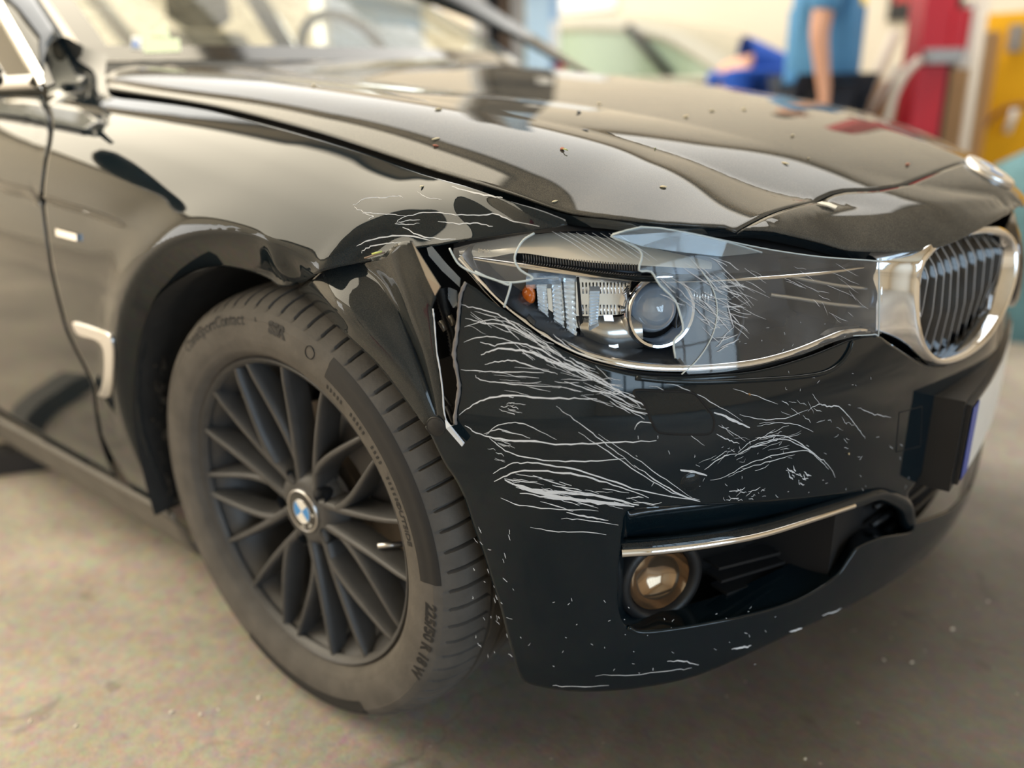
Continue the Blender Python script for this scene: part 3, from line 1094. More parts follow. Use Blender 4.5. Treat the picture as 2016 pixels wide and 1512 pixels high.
# tyre: sidewall, shoulder with cross sipes, circumferential grooves
TP = [(0.2405, 0.010), (0.246, 0.004), (0.251, -0.006), (0.2585, -0.0115), (0.262, -0.0118), (0.2635, -0.0128), (0.276, -0.0155), (0.290, -0.0165), (0.3035, -0.0145), (0.304, -0.0150), (0.3150, -0.0105), (0.3160, -0.0092)]
TREAD = [(0.3215, -0.003), (0.3270, 0.005), (0.3322, 0.017), (0.3362, 0.033), (0.3388, 0.052)]
REST = [(0.3395, 0.0555), (0.331, 0.0565), (0.331, 0.0635), (0.3400, 0.0645), (0.3405, 0.085), (0.3405, 0.0905), (0.332, 0.0915), (0.332, 0.1005), (0.3405, 0.1015), (0.3405, 0.13), (0.3318, 0.131), (0.3318, 0.139), (0.340, 0.140), (0.339, 0.165), (0.336, 0.185), (0.328, 0.20), (0.30, 0.212), (0.26, 0.205), (0.242, 0.19)]
NS, SUB = 74, 14
rows = []
for k in range(NS * SUB):
    a = 2 * math.pi * k / (NS * SUB)
    g = (k % SUB) in (0, 1)
    row = []
    for r, y in TP:
        row.append(wp(r, a, y))
    for j, (r, y) in enumerate(TREAD):
        dr = 0.008 if g and j >= 1 else (0.003 if g else 0)
        row.append(wp(r - dr, a + 0.010 * (j / 4) ** 1.5, y))
    for r, y in REST:
        # contact flattening is below the sight line
        row.append(wp(r, a, y))
    rows.append(row)
# squash onto the floor
for row in rows:
    for i, p in enumerate(row):
        if p[2] < 0.0035:
            row[i] = (p[0], p[1], 0.0015 + (p[2] + 0.006) * 0.15)
m = MB()
m.grid(rows, close_v=True)
tyre = m.build('tyre', 'tyre', wheel, angle=35)
tag(tyre, 'dusty low profile tyre with moulded lettering')
_ty = pchip([p[0] for p in TP[4:]], [p[1] for p in TP[4:]])
yy = lambda r: float(_ty(r))
D = math.radians
arc_text('ContiSportContact', 0.0235, 0.3005, D(113.5), yy, 'tyre_mark', wheel, 'tyre_lettering', 0.0004)
arc_text('5', 0.009, 0.3045, D(91), yy, 'tyre_mark', wheel, 'tyre_lettering', 0.0002)
arc_text('SSR', 0.0225, 0.3005, D(82), yy, 'tyre_mark', wheel, 'tyre_lettering', 0.0012)
arc_text('225/50 R 18 W', 0.022, 0.3000, D(-17), yy, 'tyre_mark', wheel, 'tyre_lettering', 0.0010)
arc_text('OUTSIDE', 0.012, 0.2735, D(17.5), yy, 'tyre_mark', wheel, 'tyre_lettering', 0.0003, 1.25)
arc_text('TREADWEAR 280 TRACTION A TEMPERATURE A', 0.006, 0.2735, D(44), yy, 'tyre_mark', wheel, 'tyre_lettering', 0.0, 1.2) if False else None
# small moulded marks
for k in range(26):
    a = D(60 - k * 1.5)
    if k in (5, 6, 12, 13, 18, 19):
        continue
    m = MB()
    m.add([wp(0.2700, a, yy(0.2700) - .0004), wp(0.2700, a + 0.012, yy(0.2700) - .0004), wp(0.2770, a + 0.012, yy(0.2770) - .0004), wp(0.2770, a, yy(0.2770) - .0004)], [(0, 1, 2, 3)])
    m.build('tyre_mark', 'tyre_mark', wheel, smooth=False)
# fine-ribbed dark panel of the sidewall
def side_panel(a0, a1, r0, r1, name):
    rows = []
    n = 60
    for k in range(n + 1):
        a = D(a0 + (a1 - a0) * k / n)
        rows.append([wp(r, a, yy(r) - 0.0007) for r in np.linspace(r0, r1, 9)])
    m = MB()
    m.grid(rows)
    return m.build(name, 'tyre_mark', wheel)


m = MB()
m.tube([wp(0.2985 + 0.0085 * math.cos(a), D(69) + 0.0085 * math.sin(a) / 0.2985, yy(0.2985 + 0.0085 * math.cos(a)) - 0.0003) for a in np.linspace(0, 2 * math.pi, 24, endpoint=False)], 0.0008, 5, closed=True)
m.build('tyre_ring_mark', 'tyre_mark', wheel)
side_panel(62, 2, 0.2845, 0.3155, 'sidewall_panel')
side_panel(-62, -118, 0.290, 0.3155, 'sidewall_panel')
m = MB()
vc = at(768, 1073, 1, 0.035)
m.tube([vc + np.array([0.012, 0.012, 0]), vc, vc + np.array([-0.012, -0.012, 0])], [0.0045, 0.0045, 0.004], 10)
m.build('tyre_valve', 'satin_chrome', wheel)
# brake disc, caliper and dark backing behind the spokes
m = MB()
m.lathe([(0.05, 0.075), (0.075, 0.075), (0.078, 0.095), (0.150, 0.095), (0.150, 0.115), (0.07, 0.115)], 64, 'y', HUB)
m.build('brake_disc', 'brake_metal', CAR, angle=30)
m = MB()
rows = []
for an in np.linspace(D(15), D(70), 14):
    rows.append([wp(r, an, y) for r, y in ((0.105, 0.075), (0.115, 0.062), (0.165, 0.060), (0.178, 0.075), (0.178, 0.13), (0.105, 0.13))])
m.grid(rows, close_u=True)
m.add(rows[0], [tuple(range(6))])
m.add(rows[-1], [tuple(range(6))[::-1]])
m.build('brake_caliper', 'grey_plastic', CAR, angle=40)
# wheel housing liner
rows = []
for an in np.linspace(D(46), D(196), 50):
    rr = 0.3785 + 0.012 * math.sin(9 * an) * 0.2
    rows.append([wp(rr + (0.012 if y > 0.03 else 0), an, max(y, 0.07 * float(smooth01(D(108), D(92), an)) - 0.034)) for y in (-0.034, 0.0, 0.031, 0.06, 0.15, 0.30)] + [wp(0.05, an, 0.30)])
m = MB()
m.grid(rows)
m.build('wheel_housing', 'dusty_liner', CAR)
# torn ragged liner edge behind the tyre
m = MB()
for k in range(26):
    py = 560 + k * 16 + random.uniform(-6, 6)
    an = D(150 + k * 1.85)
    c = np.array(wp(0.362 + random.uniform(-0.006, 0.008), an, random.uniform(-0.012, 0.012)))
    s_ = random.uniform(0.006, 0.013)
    V0 = [c + np.array([random.uniform(-s_, s_), random.uniform(-s_, s_) * 0.4, random.uniform(-1.5 * s_, 1.5 * s_)]) for _ in range(4)]
    m.add(V0, [(0, 1, 2), (0, 2, 3), (0, 1, 3), (1, 2, 3)])
tag(m.build('ragged_liner_edge', 'dusty_liner', CAR, smooth=False), 'torn dirty wheel liner edge', kind='stuff')
# underbody so that no light leaks below the car
m = MB()
m.box((-1.0, YC, 0.22), (1.3, 1.5, 0.02))
m.box((0.30, YC, 0.26), (0.42, 1.0, 0.015))
m.box((0.35, YC, 0.42), (0.02, 1.0, 0.45))
m.build('underbody', 'matte_black', CAR, smooth=False)
# the far front wheel and both rear wheels (plain tyres and rims, under the car)
for nm, (dx, dy) in {'far_front_wheel': (0, 1.52), 'rear_wheel': (-2.92, 0.0), 'far_rear_wheel': (-2.92, 1.52)}.items():
    m = MB()
    m.lathe([(0.21, 0.03), (0.243, 0.0), (0.29, -0.016), (0.332, 0.01), (0.3385, 0.04), (0.3385, 0.18), (0.30, 0.21), (0.21, 0.2)], 56, 'y', (dx, dy, HUBZ + 0.004))
    o = m.build(nm, 'tyre', CAR)
    m = MB()
    m.lathe([(0.21, 0.03), (0.1, 0.03), (0.0001, 0.03)], 40, 'y', (dx, dy, HUBZ + 0.004))
    m.build('rim_disc', 'rim_grey', o)


# ---------------------------------------------------------------- headlight
simple('hl_dark', (0.05, 0.058, 0.072), 0.22, 0.55)
simple('hl_satin', (0.85, 0.78, 0.66), 0.25, 0.35, coat=0.5)  # cream base colour stands in for the reflection on the upper panel
simple('hl_grey', (0.11, 0.105, 0.10), 0.35, 0.6)
simple('hl_ribs', (0.70, 0.72, 0.74), 0.12, 0.9)
simple('bare_metal', (0.45, 0.45, 0.44), 0.25, 0.9)
glass('lens', (0.93, 0.95, 0.97), 0.02, 0.10, 1.5)
glass('shard', (0.80, 0.88, 0.93), 0.03, 0.16, 1.55)
simple('clear_solid', (0.80, 0.86, 0.92), 0.10, 0.65)
simple('ball_lens', (0.22, 0.28, 0.36), 0.02, 0.0, coat=1.0, spec=1.0)

HLT = [(893, 490), (935, 479), (1000, 468), (1060, 459), (1130, 455), (1200, 455), (1330, 468), (1420, 484), (1500, 498), (1600, 509), (1736, 516)]
HLB = [(1733, 655), (1675, 662), (1640, 674), (1580, 698), (1490, 722), (1400, 731), (1321, 733), (1252, 728), (1185, 712), (1140, 697), (1096, 674), (1051, 645), (1006, 609), (966, 577), (930, 535), (905, 505)]
hl_outline = [sz(*q) for q in HLT] + [sz(*q) for q in HLB]
V, T = trim_patch(hl_outline, [], 0.007)
B0 = np.array(resample([sz(*q) for q in [HLT[-1]] + HLB], 0.006))
dist = np.array([np.sqrt(((B0 - v) ** 2).sum(1).min()) for v in V])
bowl = 0.006 + 0.088 * smooth01(0, 0.016, dist)
HL = mesh_obj('headlight', np.array([P3(np.array(a), np.array(b), c) for (a, b), c in zip(V, bowl)]), T, 'hl_dark', CAR)
tag(HL, 'broken right headlight with shattered clear lens and exposed projector')


def ribbon_px(top, bot, name, mat, parent, thick=0.0, n=6, rows_n=4, bulge=0.0):
    """sheet between two pixel polylines with insets"""
    A = resample_n(catmull([sh(*q) for q in top], n), 40)
    Bq = resample_n(catmull([sh(*q) for q in bot], n), 40)
    rows = []
    nrm = (sh(top[0][0], top[0][1], 0.0) - sh(top[0][0], top[0][1], 0.02)) / 0.02
    for t in np.linspace(0, 1, rows_n):
        rows.append([a + (b - a) * t + nrm * bulge * 4 * t * (1 - t) for a, b in zip(A, Bq)])
    m = MB()
    m.grid(rows[::-1])
    return m.build(name, mat, parent, thick=thick)


# upper satin panel (the eyebrow), ribbed dark strip, long chrome blade
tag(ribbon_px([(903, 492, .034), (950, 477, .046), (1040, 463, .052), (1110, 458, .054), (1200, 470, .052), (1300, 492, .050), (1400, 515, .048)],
              [(905, 500, .022), (960, 507, .022), (1020, 498, .026), (1090, 507, .028), (1170, 517, .029), (1250, 522, .030), (1400, 530, .030)], 'eyebrow_panel', 'hl_satin', HL, bulge=0.004), 'satin panel in the headlight with its cream reflection painted in')
for k in range(44):
    f = k / 44
    x0 = 1030 + 230 * f
    y0 = 499 + 22 * f ** 0.8
    p, q = sh(x0, y0, .029), sh(x0 + 1, y0 + 13, .031)
    m = MB()
    m.tube([p, q], 0.00075, 5)
    if k % 1 == 0:
        m.build('rib', 'hl_grey', HL)
ribbon_px([(1015, 496, .031), (1100, 508, .031), (1265, 521, .033)], [(1060, 512, .034), (1130, 524, .034), (1265, 536, .035)], 'ribbed_strip', 'matte_black', HL)
tag(ribbon_px([(903, 500, .026), (1000, 510, .028), (1100, 522, .030), (1200, 533, .032), (1300, 540, .032), (1450, 537, .030), (1600, 529, .024), (1700, 522, .016)],
              [(905, 506, .018), (1000, 523, .018), (1100, 538, .018), (1200, 549, .018), (1300, 556, .018), (1450, 553, .018), (1600, 543, .014), (1700, 528, .010)], 'chrome_blade', 'chrome', HL, bulge=0.003), 'long bright chrome blade across the headlight')
# grey side panel at the outer end
ribbon_px([(915, 508, .040), (960, 516, .040), (1040, 528, .042)], [(985, 592, .050), (1000, 600, .055), (1030, 610, .06)], 'side_panel', 'hl_grey', HL)
# chrome lower moulding
low = [(907, 507, .020), (935, 537, .020), (965, 572, .020), (1010, 615, .018), (1060, 652, .016), (1110, 681, .014), (1170, 705, .012), (1250, 721, .010), (1330, 726, .010), (1410, 723, .010), (1490, 713, .010), (1560, 694, .012), (1620, 670, .014), (1660, 655, .014), (1710, 650, .016)]
o = band(low, lambda f: 0.0068 - 0.0022 * f, 0.004, 'chrome_moulding', 'chrome', CAR)
o.parent = HL
o.matrix_parent_inverse = Matrix.Identity(4)
band([(a - 3, b + 9, c + 0.006) for a, b, c in low[3:13]], 0.005, 0.004, 'seal', 'matte_black', CAR)

# indicator module: ribbed clear blocks, amber bulb
def clear_block(px, ins, name, nrib, mat='clear_solid'):
    m = MB()
    (x0, y0), (x1, y1), (x2, y2), (x3, y3) = px
    rows = []
    for k in range(nrib * 2 + 1):
        f = k / (nrib * 2)
        d = ins - (0.004 if k % 2 else 0)
        a = sh(x0 + (x3 - x0) * f, y0 + (y3 - y0) * f, d)
        b = sh(x1 + (x2 - x1) * f, y1 + (y2 - y1) * f, d)
        rows.append([a, a + (b - a) * 0.33, a + (b - a) * 0.66, b])
    m.grid(rows)
    return m.build(name, mat, HL, smooth=False, thick=0.004)


ribbon_px([(1032, 548, .062), (1070, 530, .062), (1140, 540, .065)], [(1040, 610, .066), (1080, 660, .066), (1140, 690, .066)], 'indicator_reflector', 'hl_ribs', HL)
for q in ([(1055, 545), (1075, 540), (1080, 640), (1062, 625)], [(1085, 540), (1103, 540), (1112, 665), (1092, 652)], [(1108, 540), (1130, 541), (1136, 690), (1118, 675)]):
    clear_block(q, .050, 'indicator_optic', 13)
for q in ([(1040, 535), (1130, 537), (1135, 548), (1035, 548)], [(1036, 550), (1100, 546), (1105, 560), (1036, 562)]):
    clear_block(q, .046, 'indicator_optic', 5)
c = sh(1041, 581, 0.050)
m = MB()
disc_lathe(m, c, sh(1041, 581, 0) - c, [(0.0095, -0.012), (0.0105, 0.0), (0.008, 0.007), (0.004, 0.010), (0.0001, 0.011)], 20, 0.8, 1.2)
tag(m.build('indicator_bulb', 'amber', HL), 'amber indicator bulb')
m = MB()
disc_lathe(m, c, sh(1041, 581, 0) - c, [(0.016, -0.003), (0.014, -0.010), (0.0001, -0.012)], 20)
m.build('bulb_socket', 'matte_black', HL)
# ribbed white reflector box and the bare cylinder under it
ribbon_px([(1133, 541, .058), (1190, 546, .055), (1243, 552, .052)], [(1134, 622, .060), (1185, 622, .056), (1240, 617, .052)], 'reflector_box', 'hl_ribs', HL)
for k in range(15):
    x0 = 1140 + k * 7
    for y0, y1 in ((556, 578), (600, 619)):
        m = MB()
        m.tube([sh(x0, y0, .053), sh(x0 + 1, y1, .053)], 0.0010, 5)
        m.build('reflector_rib', 'chrome', HL)
clear_block([(1160, 570), (1180, 570), (1176, 640), (1158, 645)], .047, 'indicator_optic', 12)
ribbon_px([(1135, 622, .060), (1190, 624, .050), (1262, 622, .055)], [(1150, 676, .064), (1200, 688, .052), (1266, 684, .058)], 'projector_body', 'bare_metal', HL, bulge=0.012, rows_n=8)
ribbon_px([(1188, 620, .045), (1206, 620, .045)], [(1200, 688, .046), (1218, 684, .046)], 'body_clamp', 'satin_chrome', HL)
ribbon_px([(1135, 545, .050), (1140, 545, .050)], [(1144, 680, .050), (1152, 690, .050)], 'module_frame', 'matte_black', HL)
# projector: chrome ring, dark throat, ball lens
pc = sh(1292, 610, 0.050)
pn = np.array([0.80, -0.58, 0.06])
m = MB()
disc_lathe(m, pc, pn, [(0.040, -0.035), (0.0445, 0.002), (0.0440, 0.012), (0.0415, 0.016), (0.0385, 0.015), (0.0370, 0.009), (0.0365, 0.002), (0.0345, -0.001), (0.034, -0.010)], 44, 1.0, 1.02)
tag(m.build('projector_ring', 'chrome', HL, angle=50), 'cracked bright ring around the projector lens')
m = MB()
disc_lathe(m, pc, pn, [(0.0345, -0.008), (0.031, -0.022), (0.0001, -0.024)], 36)
m.build('projector_throat', 'matte_black', HL)
m = MB()
disc_lathe(m, pc, pn, [(0.030, -0.022), (0.0298, -0.012), (0.027, -0.001), (0.021, 0.008), (0.012, 0.014), (0.0001, 0.016)], 40)
tag(m.build('projector_lens', 'ball_lens', HL), 'round glass projector lens')
# second projector ring further in
pc2 = sh(1395, 630, 0.060)
m = MB()
disc_lathe(m, pc2, pn, [(0.046, -0.01), (0.047, 0.004), (0.045, 0.006), (0.043, 0.003), (0.040, -0.012), (0.0001, -0.025)], 44)
m.build('high_beam_bowl', 'hl_dark', HL)
m = MB()
rows = []
for k in range(10):
    a = sh(1350 + k * 5.5, 570, .05)
    b = sh(1350 + k * 5.5, 590 + 4 * (k % 3), .05)
    m.tube([a, b], 0.0012, 5)
m.build('high_beam_ribs', 'hl_ribs', HL)
# two light guides
for a, b in (([(1558, 545, .022), (1600, 553, .022), (1650, 562, .022), (1708, 569, .02)]), 0), (([(1516, 580, .026), (1580, 589, .025), (1640, 599, .024), (1706, 605, .022)]), 1):
    o = band(a, 0.0028, 0.0024, 'light_guide', 'bare_metal', CAR)
    o.parent = HL
    o.matrix_parent_inverse = Matrix.Identity(4)
# stepped floor of the housing at the inner end
ribbon_px([(1420, 722, .012), (1520, 700, .016), (1600, 668, .020), (1640, 645, .022), (1725, 642, .022)], [(1420, 727, .008), (1530, 706, .010), (1610, 677, .012), (1650, 655, .012), (1725, 652, .010)], 'housing_step', 'hl_grey', HL)

# clear lens: intact inner part with a broken edge
LENS = [(1203, 465), (1232, 455), (1268, 448), (1340, 455), (1430, 474), (1520, 492), (1620, 506), (1731, 514), (1731, 656), (1680, 660), (1640, 671), (1580, 695), (1490, 719), (1420, 731), (1352, 735), (1330, 705), (1327, 672), (1345, 650), (1338, 615), (1328, 590), (1300, 562), (1282, 535), (1258, 532), (1264, 500), (1243, 482)]
V, T = trim_patch([sz(*q) for q in LENS], [], 0.009)
lens = mesh_obj('lens', P3(V[:, 0], V[:, 1], -0.003), T, 'lens', HL)
tag(lens, 'scratched clear plastic lens with a jagged broken edge')


def clear_tube(px, r, name='lens_break_edge', closed=False, n=4, mat='clear_edge'):
    m = MB()
    m.tube(catmull([sh(*q) for q in px], n, closed), r, 6, closed=closed)
    return m.build(name, mat, HL)


clear_tube([(q[0], q[1], -.003) for q in LENS[15:] + LENS[:3]], 0.0013, n=3)
clear_tube([(1268, 448, -.003), (1340, 455, -.003), (1430, 474, -.003), (1520, 492, -.003), (1620, 506, -.003), (1727, 514, -.002), (1730, 520, -.001), (1730, 650, -.001), (1722, 658, -.002), (1680, 661, -.003)], 0.0009, 'lens_rim', n=4)
# raised shard of the lens at the top
SH = [(1203, 464, -.008), (1262, 447, -.016), (1340, 456, -.012), (1430, 476, -.008), (1500, 497, -.006), (1420, 505, -.006), (1330, 495, -.006), (1262, 484, -.006)]
m = MB()
P = [sh(*q) for q in SH]
m.add(P, [(0, 1, 2, 7), (7, 2, 6), (2, 3, 5, 6), (3, 4, 5)])
tag(m.build('lens_shard', 'shard', HL, smooth=False, thick=0.002), 'raised broken shard of clear lens')
clear_tube([q for q in SH[:5]], 0.0010, 'shard_edge', n=2)
# remnant of the lens at the outer end
REM = [(893, 489), (935, 478), (1000, 467), (1052, 459), (1030, 473), (1016, 497), (1014, 515), (1026, 533), (1050, 548), (1030, 554), (1000, 556), (970, 550), (935, 534), (905, 520), (893, 503)]
V, T = trim_patch([sz(*q) for q in REM], [], 0.008)
mesh_obj('lens_remnant', P3(V[:, 0], V[:, 1], -0.002), T, 'lens', HL)
clear_tube([(q[0], q[1], -.002) for q in REM[3:13]], 0.0013, n=3)
# long hanging shards between fender and bumper
for q in ([(842, 489, .0), (852, 486, .0), (880, 520, .004), (907, 548, .006), (906, 566, .006), (872, 535, .004), (846, 505, .0)], [(886, 566, .006), (900, 572, .004), (904, 600, .004), (896, 606, .006), (886, 588, .008)]):
    m = MB()
    P = [sh(*p) for p in q]
    m.add(P, [tuple(range(len(P)))])
    m.build('lens_shard', 'shard', HL, smooth=False, thick=0.004)
clear_tube([(885, 489, .0), (893, 505, .0), (905, 522, .0), (930, 536, -.002), (975, 551, -.003), (1000, 561, -.003), (1006, 557, -.003), (1001, 578, -.003), (992, 605, -.002)], 0.0013, 'shard_edge', n=3)
# bumper's top corner is clear film: triangular clear piece
# black corrugated hose and bracket in the gap behind the tear
hp = catmull([sh(*q) for q in [(868, 568, .050), (874, 600, .050), (884, 632, .052), (893, 660, .055), (898, 700, .06)]], 10)
m = MB()
m.tube(hp, [0.0085 if i % 2 else 0.0068 for i in range(len(hp))], 12)
m.build('corrugated_hose', 'black_plastic', CAR)
m = MB()
p, q = sh(866, 632, .035), sh(877, 651, .035)
m.tube([p, q], 0.0035, 8)
p, q = sh(884, 622, .038), sh(894, 640, .038)
m.tube([p, q], 0.004, 8)
m.build('hose_clip', 'dull_metal', CAR)
# black sheet for the shade in the hollow behind the torn corner
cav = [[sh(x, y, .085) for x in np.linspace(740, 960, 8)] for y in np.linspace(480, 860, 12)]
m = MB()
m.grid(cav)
m.build('hollow_shade_sheet', 'matte_black', CAR)
m = MB()
m.tube([sh(880, 800, .04), sh(892, 830, .03)], 0.003, 6)
m.tube([sh(868, 770, .05), sh(890, 800, .04)], 0.002, 6)
m.build('bumper_bracket', 'grey_plastic', CAR)
# closing panel between headlight top and hood
m = MB()
m.grid([[sh(a, b, .03) for a, b in HLT], [sh(a, b - 40, .06) for a, b in HLT]])
m.build('slam_panel', 'matte_black', CAR)

# ---------------------------------------------------------------- kidney grille
KR = [(1822, 517, .530), (1812, 556, .525), (1811, 618, .525), (1817, 664, .530), (1832, 695, .546), (1862, 711, .585), (1910, 695, .665), (1950, 660, .740), (1981, 608, .800), (2002, 545, .834), (2004, 495, .842), (1986, 465, .820), (1945, 456, .750), (1900, 463, .680), (1862, 478, .600), (1838, 496, .552)]
kr = np.array(catmull([at(a, b, 1, y) for a, b, y in KR], 6, True))
kc = kr.mean(0)


def loop_off(L, grow, dx):
    c = L.mean(0)
    out = []
    n = len(L)
    for i in range(n):
        t = L[(i + 1) % n] - L[i - 1]
        d2 = np.array([0, -t[2], t[1]])
        d2 /= np.linalg.norm(d2) + 1e-9
        if d2.dot(L[i] - c) < 0:
            d2 = -d2
        out.append(L[i] + d2 * grow + np.array([dx, 0, 0]))
    return np.array(out)


loops = [loop_off(kr, -0.004, -0.030), loop_off(kr, -0.004, -0.006), loop_off(kr, -0.001, 0.0005), loop_off(kr, 0.004, 0.000), loop_off(kr, 0.009, -0.005), loop_off(kr, 0.012, -0.016)]
# the skirt runs back to the headlight on the outer side
sk = loop_off(kr, 0.016, -0.040)
for i in range(len(sk)):
    wgt = float(smooth01(0.60, 0.53, kr[i][1]))
    sk[i] = sk[i] * (1 - wgt) + (kr[i] + np.array([-0.050, -0.034, 0.004 if kr[i][2] > 0.66 else -0.002])) * wgt
m = MB()
m.grid([list(l) for l in loops] + [list(sk)], close_u=True)
GR = m.build('kidney_grille', 'chrome', CAR)
tag(GR, 'chrome framed kidney grille with dark vertical slats')
lo_i = loop_off(kr, -0.004, -0.02)
inner2 = lo_i[:, 1:]
for k in range(10):
    y = 0.551 + k * 0.0285
    # vertical extent of the opening at this y
    zs = []
    n = len(lo_i)
    for i in range(n):
        a, b = lo_i[i], lo_i[(i + 1) % n]
        if (a[1] - y) * (b[1] - y) <= 0 and abs(a[1] - b[1]) > 1e-9:
            f = (y - a[1]) / (b[1] - a[1])
            zs.append((a[2] + (b[2] - a[2]) * f, a[0] + (b[0] - a[0]) * f))
    if len(zs) < 2:
        continue
    zs.sort()
    (z0, x0), (z1, x1) = zs[0], zs[-1]
    rows, edge = [], []
    for f in np.linspace(0, 1, 14):
        z = z0 + (z1 - z0) * f
        x = x0 + (x1 - x0) * f + float(np.interp(f, [0, 0.4, 0.8, 1.0], [-0.012, 0.006, 0.014, -0.002]))
        rows.append([(x - 0.045, y + 0.0035, z), (x, y + 0.0028, z), (x + 0.0015, y, z), (x, y - 0.0028, z), (x - 0.045, y - 0.0035, z)])
        edge.append((x + 0.0008, y, z))
    m = MB()
    m.grid(rows)
    s_ = m.build('grille_slat', 'gloss_black', GR)
    m = MB()
    m.tube(edge, 0.0012, 6)
    m.build('slat_edge', 'slat_grey', GR)
m = MB()
bk = loop_off(kr, -0.003, -0.07)
bk = [(p[0], p[1], p[2]) for p in bk]
m.add(bk + [tuple(np.mean(bk, axis=0))], [(i, (i + 1) % len(bk), len(bk)) for i in range(len(bk))])
m.grid([[tuple(p) for p in loops[0]], bk], close_u=True)
m.build('grille_backing', 'matte_black', GR)
# far kidney, mirrored
km = kr.copy()
km[:, 1] = 2 * YC - km[:, 1]
loops = [loop_off(km, -0.004, -0.030), loop_off(km, -0.001, 0.0005), loop_off(km, 0.009, -0.005), loop_off(km, 0.016, -0.040)]
m = MB()
m.grid([list(l) for l in loops], close_u=True)
m.add([tuple(p) for p in loops[0]] + [tuple(loops[0].mean(0))], [(i, (i + 1) % len(km), len(km)) for i in range(len(km))])
m.build('far_grille', 'dark_chrome', CAR)
# front crash structure so that nothing is hollow behind the nose
m = MB()
m.box((0.50, YC, 0.58), (0.25, 0.9, 0.26))
m.box((0.54, YC, 0.32), (0.24, 0.94, 0.20))
m.build('front_structure', 'matte_black', CAR, smooth=False)

# hood roundel
rc = hood_px(1955, 364)
rc = np.array([0.698, YC, float(hood_z(0.698, YC))])
e1 = np.array([0.02, 0, float(hood_z(0.708, YC) - hood_z(0.688, YC))])
e1 /= np.linalg.norm(e1)
e2 = np.array([0, 1.0, 0])
en = np.cross(e1, e2)


def rf(x, z, h=0.0035):
    return rc + e1 * x + e2 * z + en * h


m = MB()
rows = [[rf(r * math.cos(a), r * math.sin(a), h) for r, h in ((0.041, -0.004), (0.041, 0.002), (0.039, 0.004), (0.036, 0.004), (0.022, 0.0042))] for a in np.linspace(0, 2 * math.pi, 40, endpoint=False)]
m.grid(rows, close_v=True)
RD = m.build('hood_roundel', 'satin_chrome', CAR)
tag(RD, 'blue and white round emblem on the nose')
for k in range(4):
    quadrant(None, 0.022, math.radians(90 * k), math.radians(90 * k + 90), 0, 'emblem_blue' if k % 2 else 'emblem_white', 'emblem_quarter', RD, lambda x, z: rf(x, z, 0.0048))

# ---------------------------------------------------------------- number plate in its holder
pa, pb = np.array([0.771, 0.605, 0]), np.array([0.780, YC, 0])
PX = lambda y: float(np.interp(y, [0.605, 0.72, YC, 1.01, 1.125], [0.766, 0.767, 0.7615, 0.750, 0.735]))


def plate_slab(y0, y1, z0, z1, xo, th, name, mat, parent):
    ys = np.linspace(y0, y1, 9)
    rows = []
    for y in ys:
        x = PX(y) + xo
        rows.append([(x - th, y, z0), (x, y, z0), (x, y, z1), (x - th, y, z1)])
    m = MB()
    m.grid(rows, close_u=True)
    m.add(rows[0], [(0, 1, 2, 3)])
    m.add(rows[-1], [(3, 2, 1, 0)])
    return m.build(name, mat, parent, smooth=False)


HOLD = plate_slab(0.585, 1.145, 0.365, 0.505, -0.005, 0.045, 'plate_holder', 'black_plastic', CAR)
plate_slab(0.598, 1.132, 0.373, 0.497, 0.002, 0.008, 'plate_frame', 'black_plastic', HOLD)
PLT = plate_slab(0.605, 1.125, 0.379, 0.491, 0.0035, 0.003, 'number_plate', 'emblem_white', HOLD)
plate_slab(0.605, 0.645, 0.379, 0.491, 0.0042, 0.003, 'plate_blue_strip', 'plate_blue', HOLD)
for k, y in enumerate((0.68, 0.735, 0.79, 0.86, 0.915, 0.97, 1.025)):
    plate_slab(y, y + 0.034, 0.40, 0.47, 0.0042, 0.003, 'plate_character', 'gloss_black', HOLD) if False else None


def skin_text(txt, x0, y0, h, slope, inset, mat, parent, name):
    """lettering laid on the skin, x0/y0 = left end of the base line in the picture, h = cap height"""
    V, Fc = text_mesh(txt, 1.0)
    k = h / 0.7
    pts = [sh(x0 + x * k * 0.9, y0 + x * k * 0.9 * slope - y * k, inset) for x, y, _ in V]
    m = MB()
    m.add(pts, Fc)
    return m.build(name, mat, parent, smooth=False)


skin_text('BMW', 941, 497, 8, 0.08, 0.021, 'hl_ribs', HL, 'maker_lettering')


# ---------------------------------------------------------------- cabin
glass('windscreen_glass', (0.62, 0.65, 0.58), 0.0, 0.5, 1.4, (0.27, 0.26, 0.21))  # beige film colour imitates the milky reflection on the glass
glass('side_glass', (0.45, 0.46, 0.44), 0.0, 0.10, 1.4, (0.4, 0.37, 0.32))
simple('cabin_dark', (0.055, 0.052, 0.047), 0.8, noise=0.2)
simple('seat_beige', (0.20, 0.18, 0.15), 0.75, noise=0.15)
simple('sticker_green', (0.62, 0.72, 0.50), 0.6)
simple('sticker_white', (0.75, 0.76, 0.74), 0.6)
simple('sticker_blue', (0.15, 0.25, 0.55), 0.6)


def ws(u, v):
    """windscreen point, u -1..1 across, v 0..1 up"""
    x = (-0.60 - 0.16 * u * u) * (1 - v) + (-1.42 - 0.18 * u * u) * v + 0.05 * 4 * v * (1 - v) * 0.3
    y = YC + u * (0.665 * (1 - v) + 0.54 * v)
    z = (1.0 + 0.004 * u) * (1 - v) + (1.435 - 0.04 * u * u) * v + 0.035 * 4 * v * (1 - v)
    return (x, y, z)


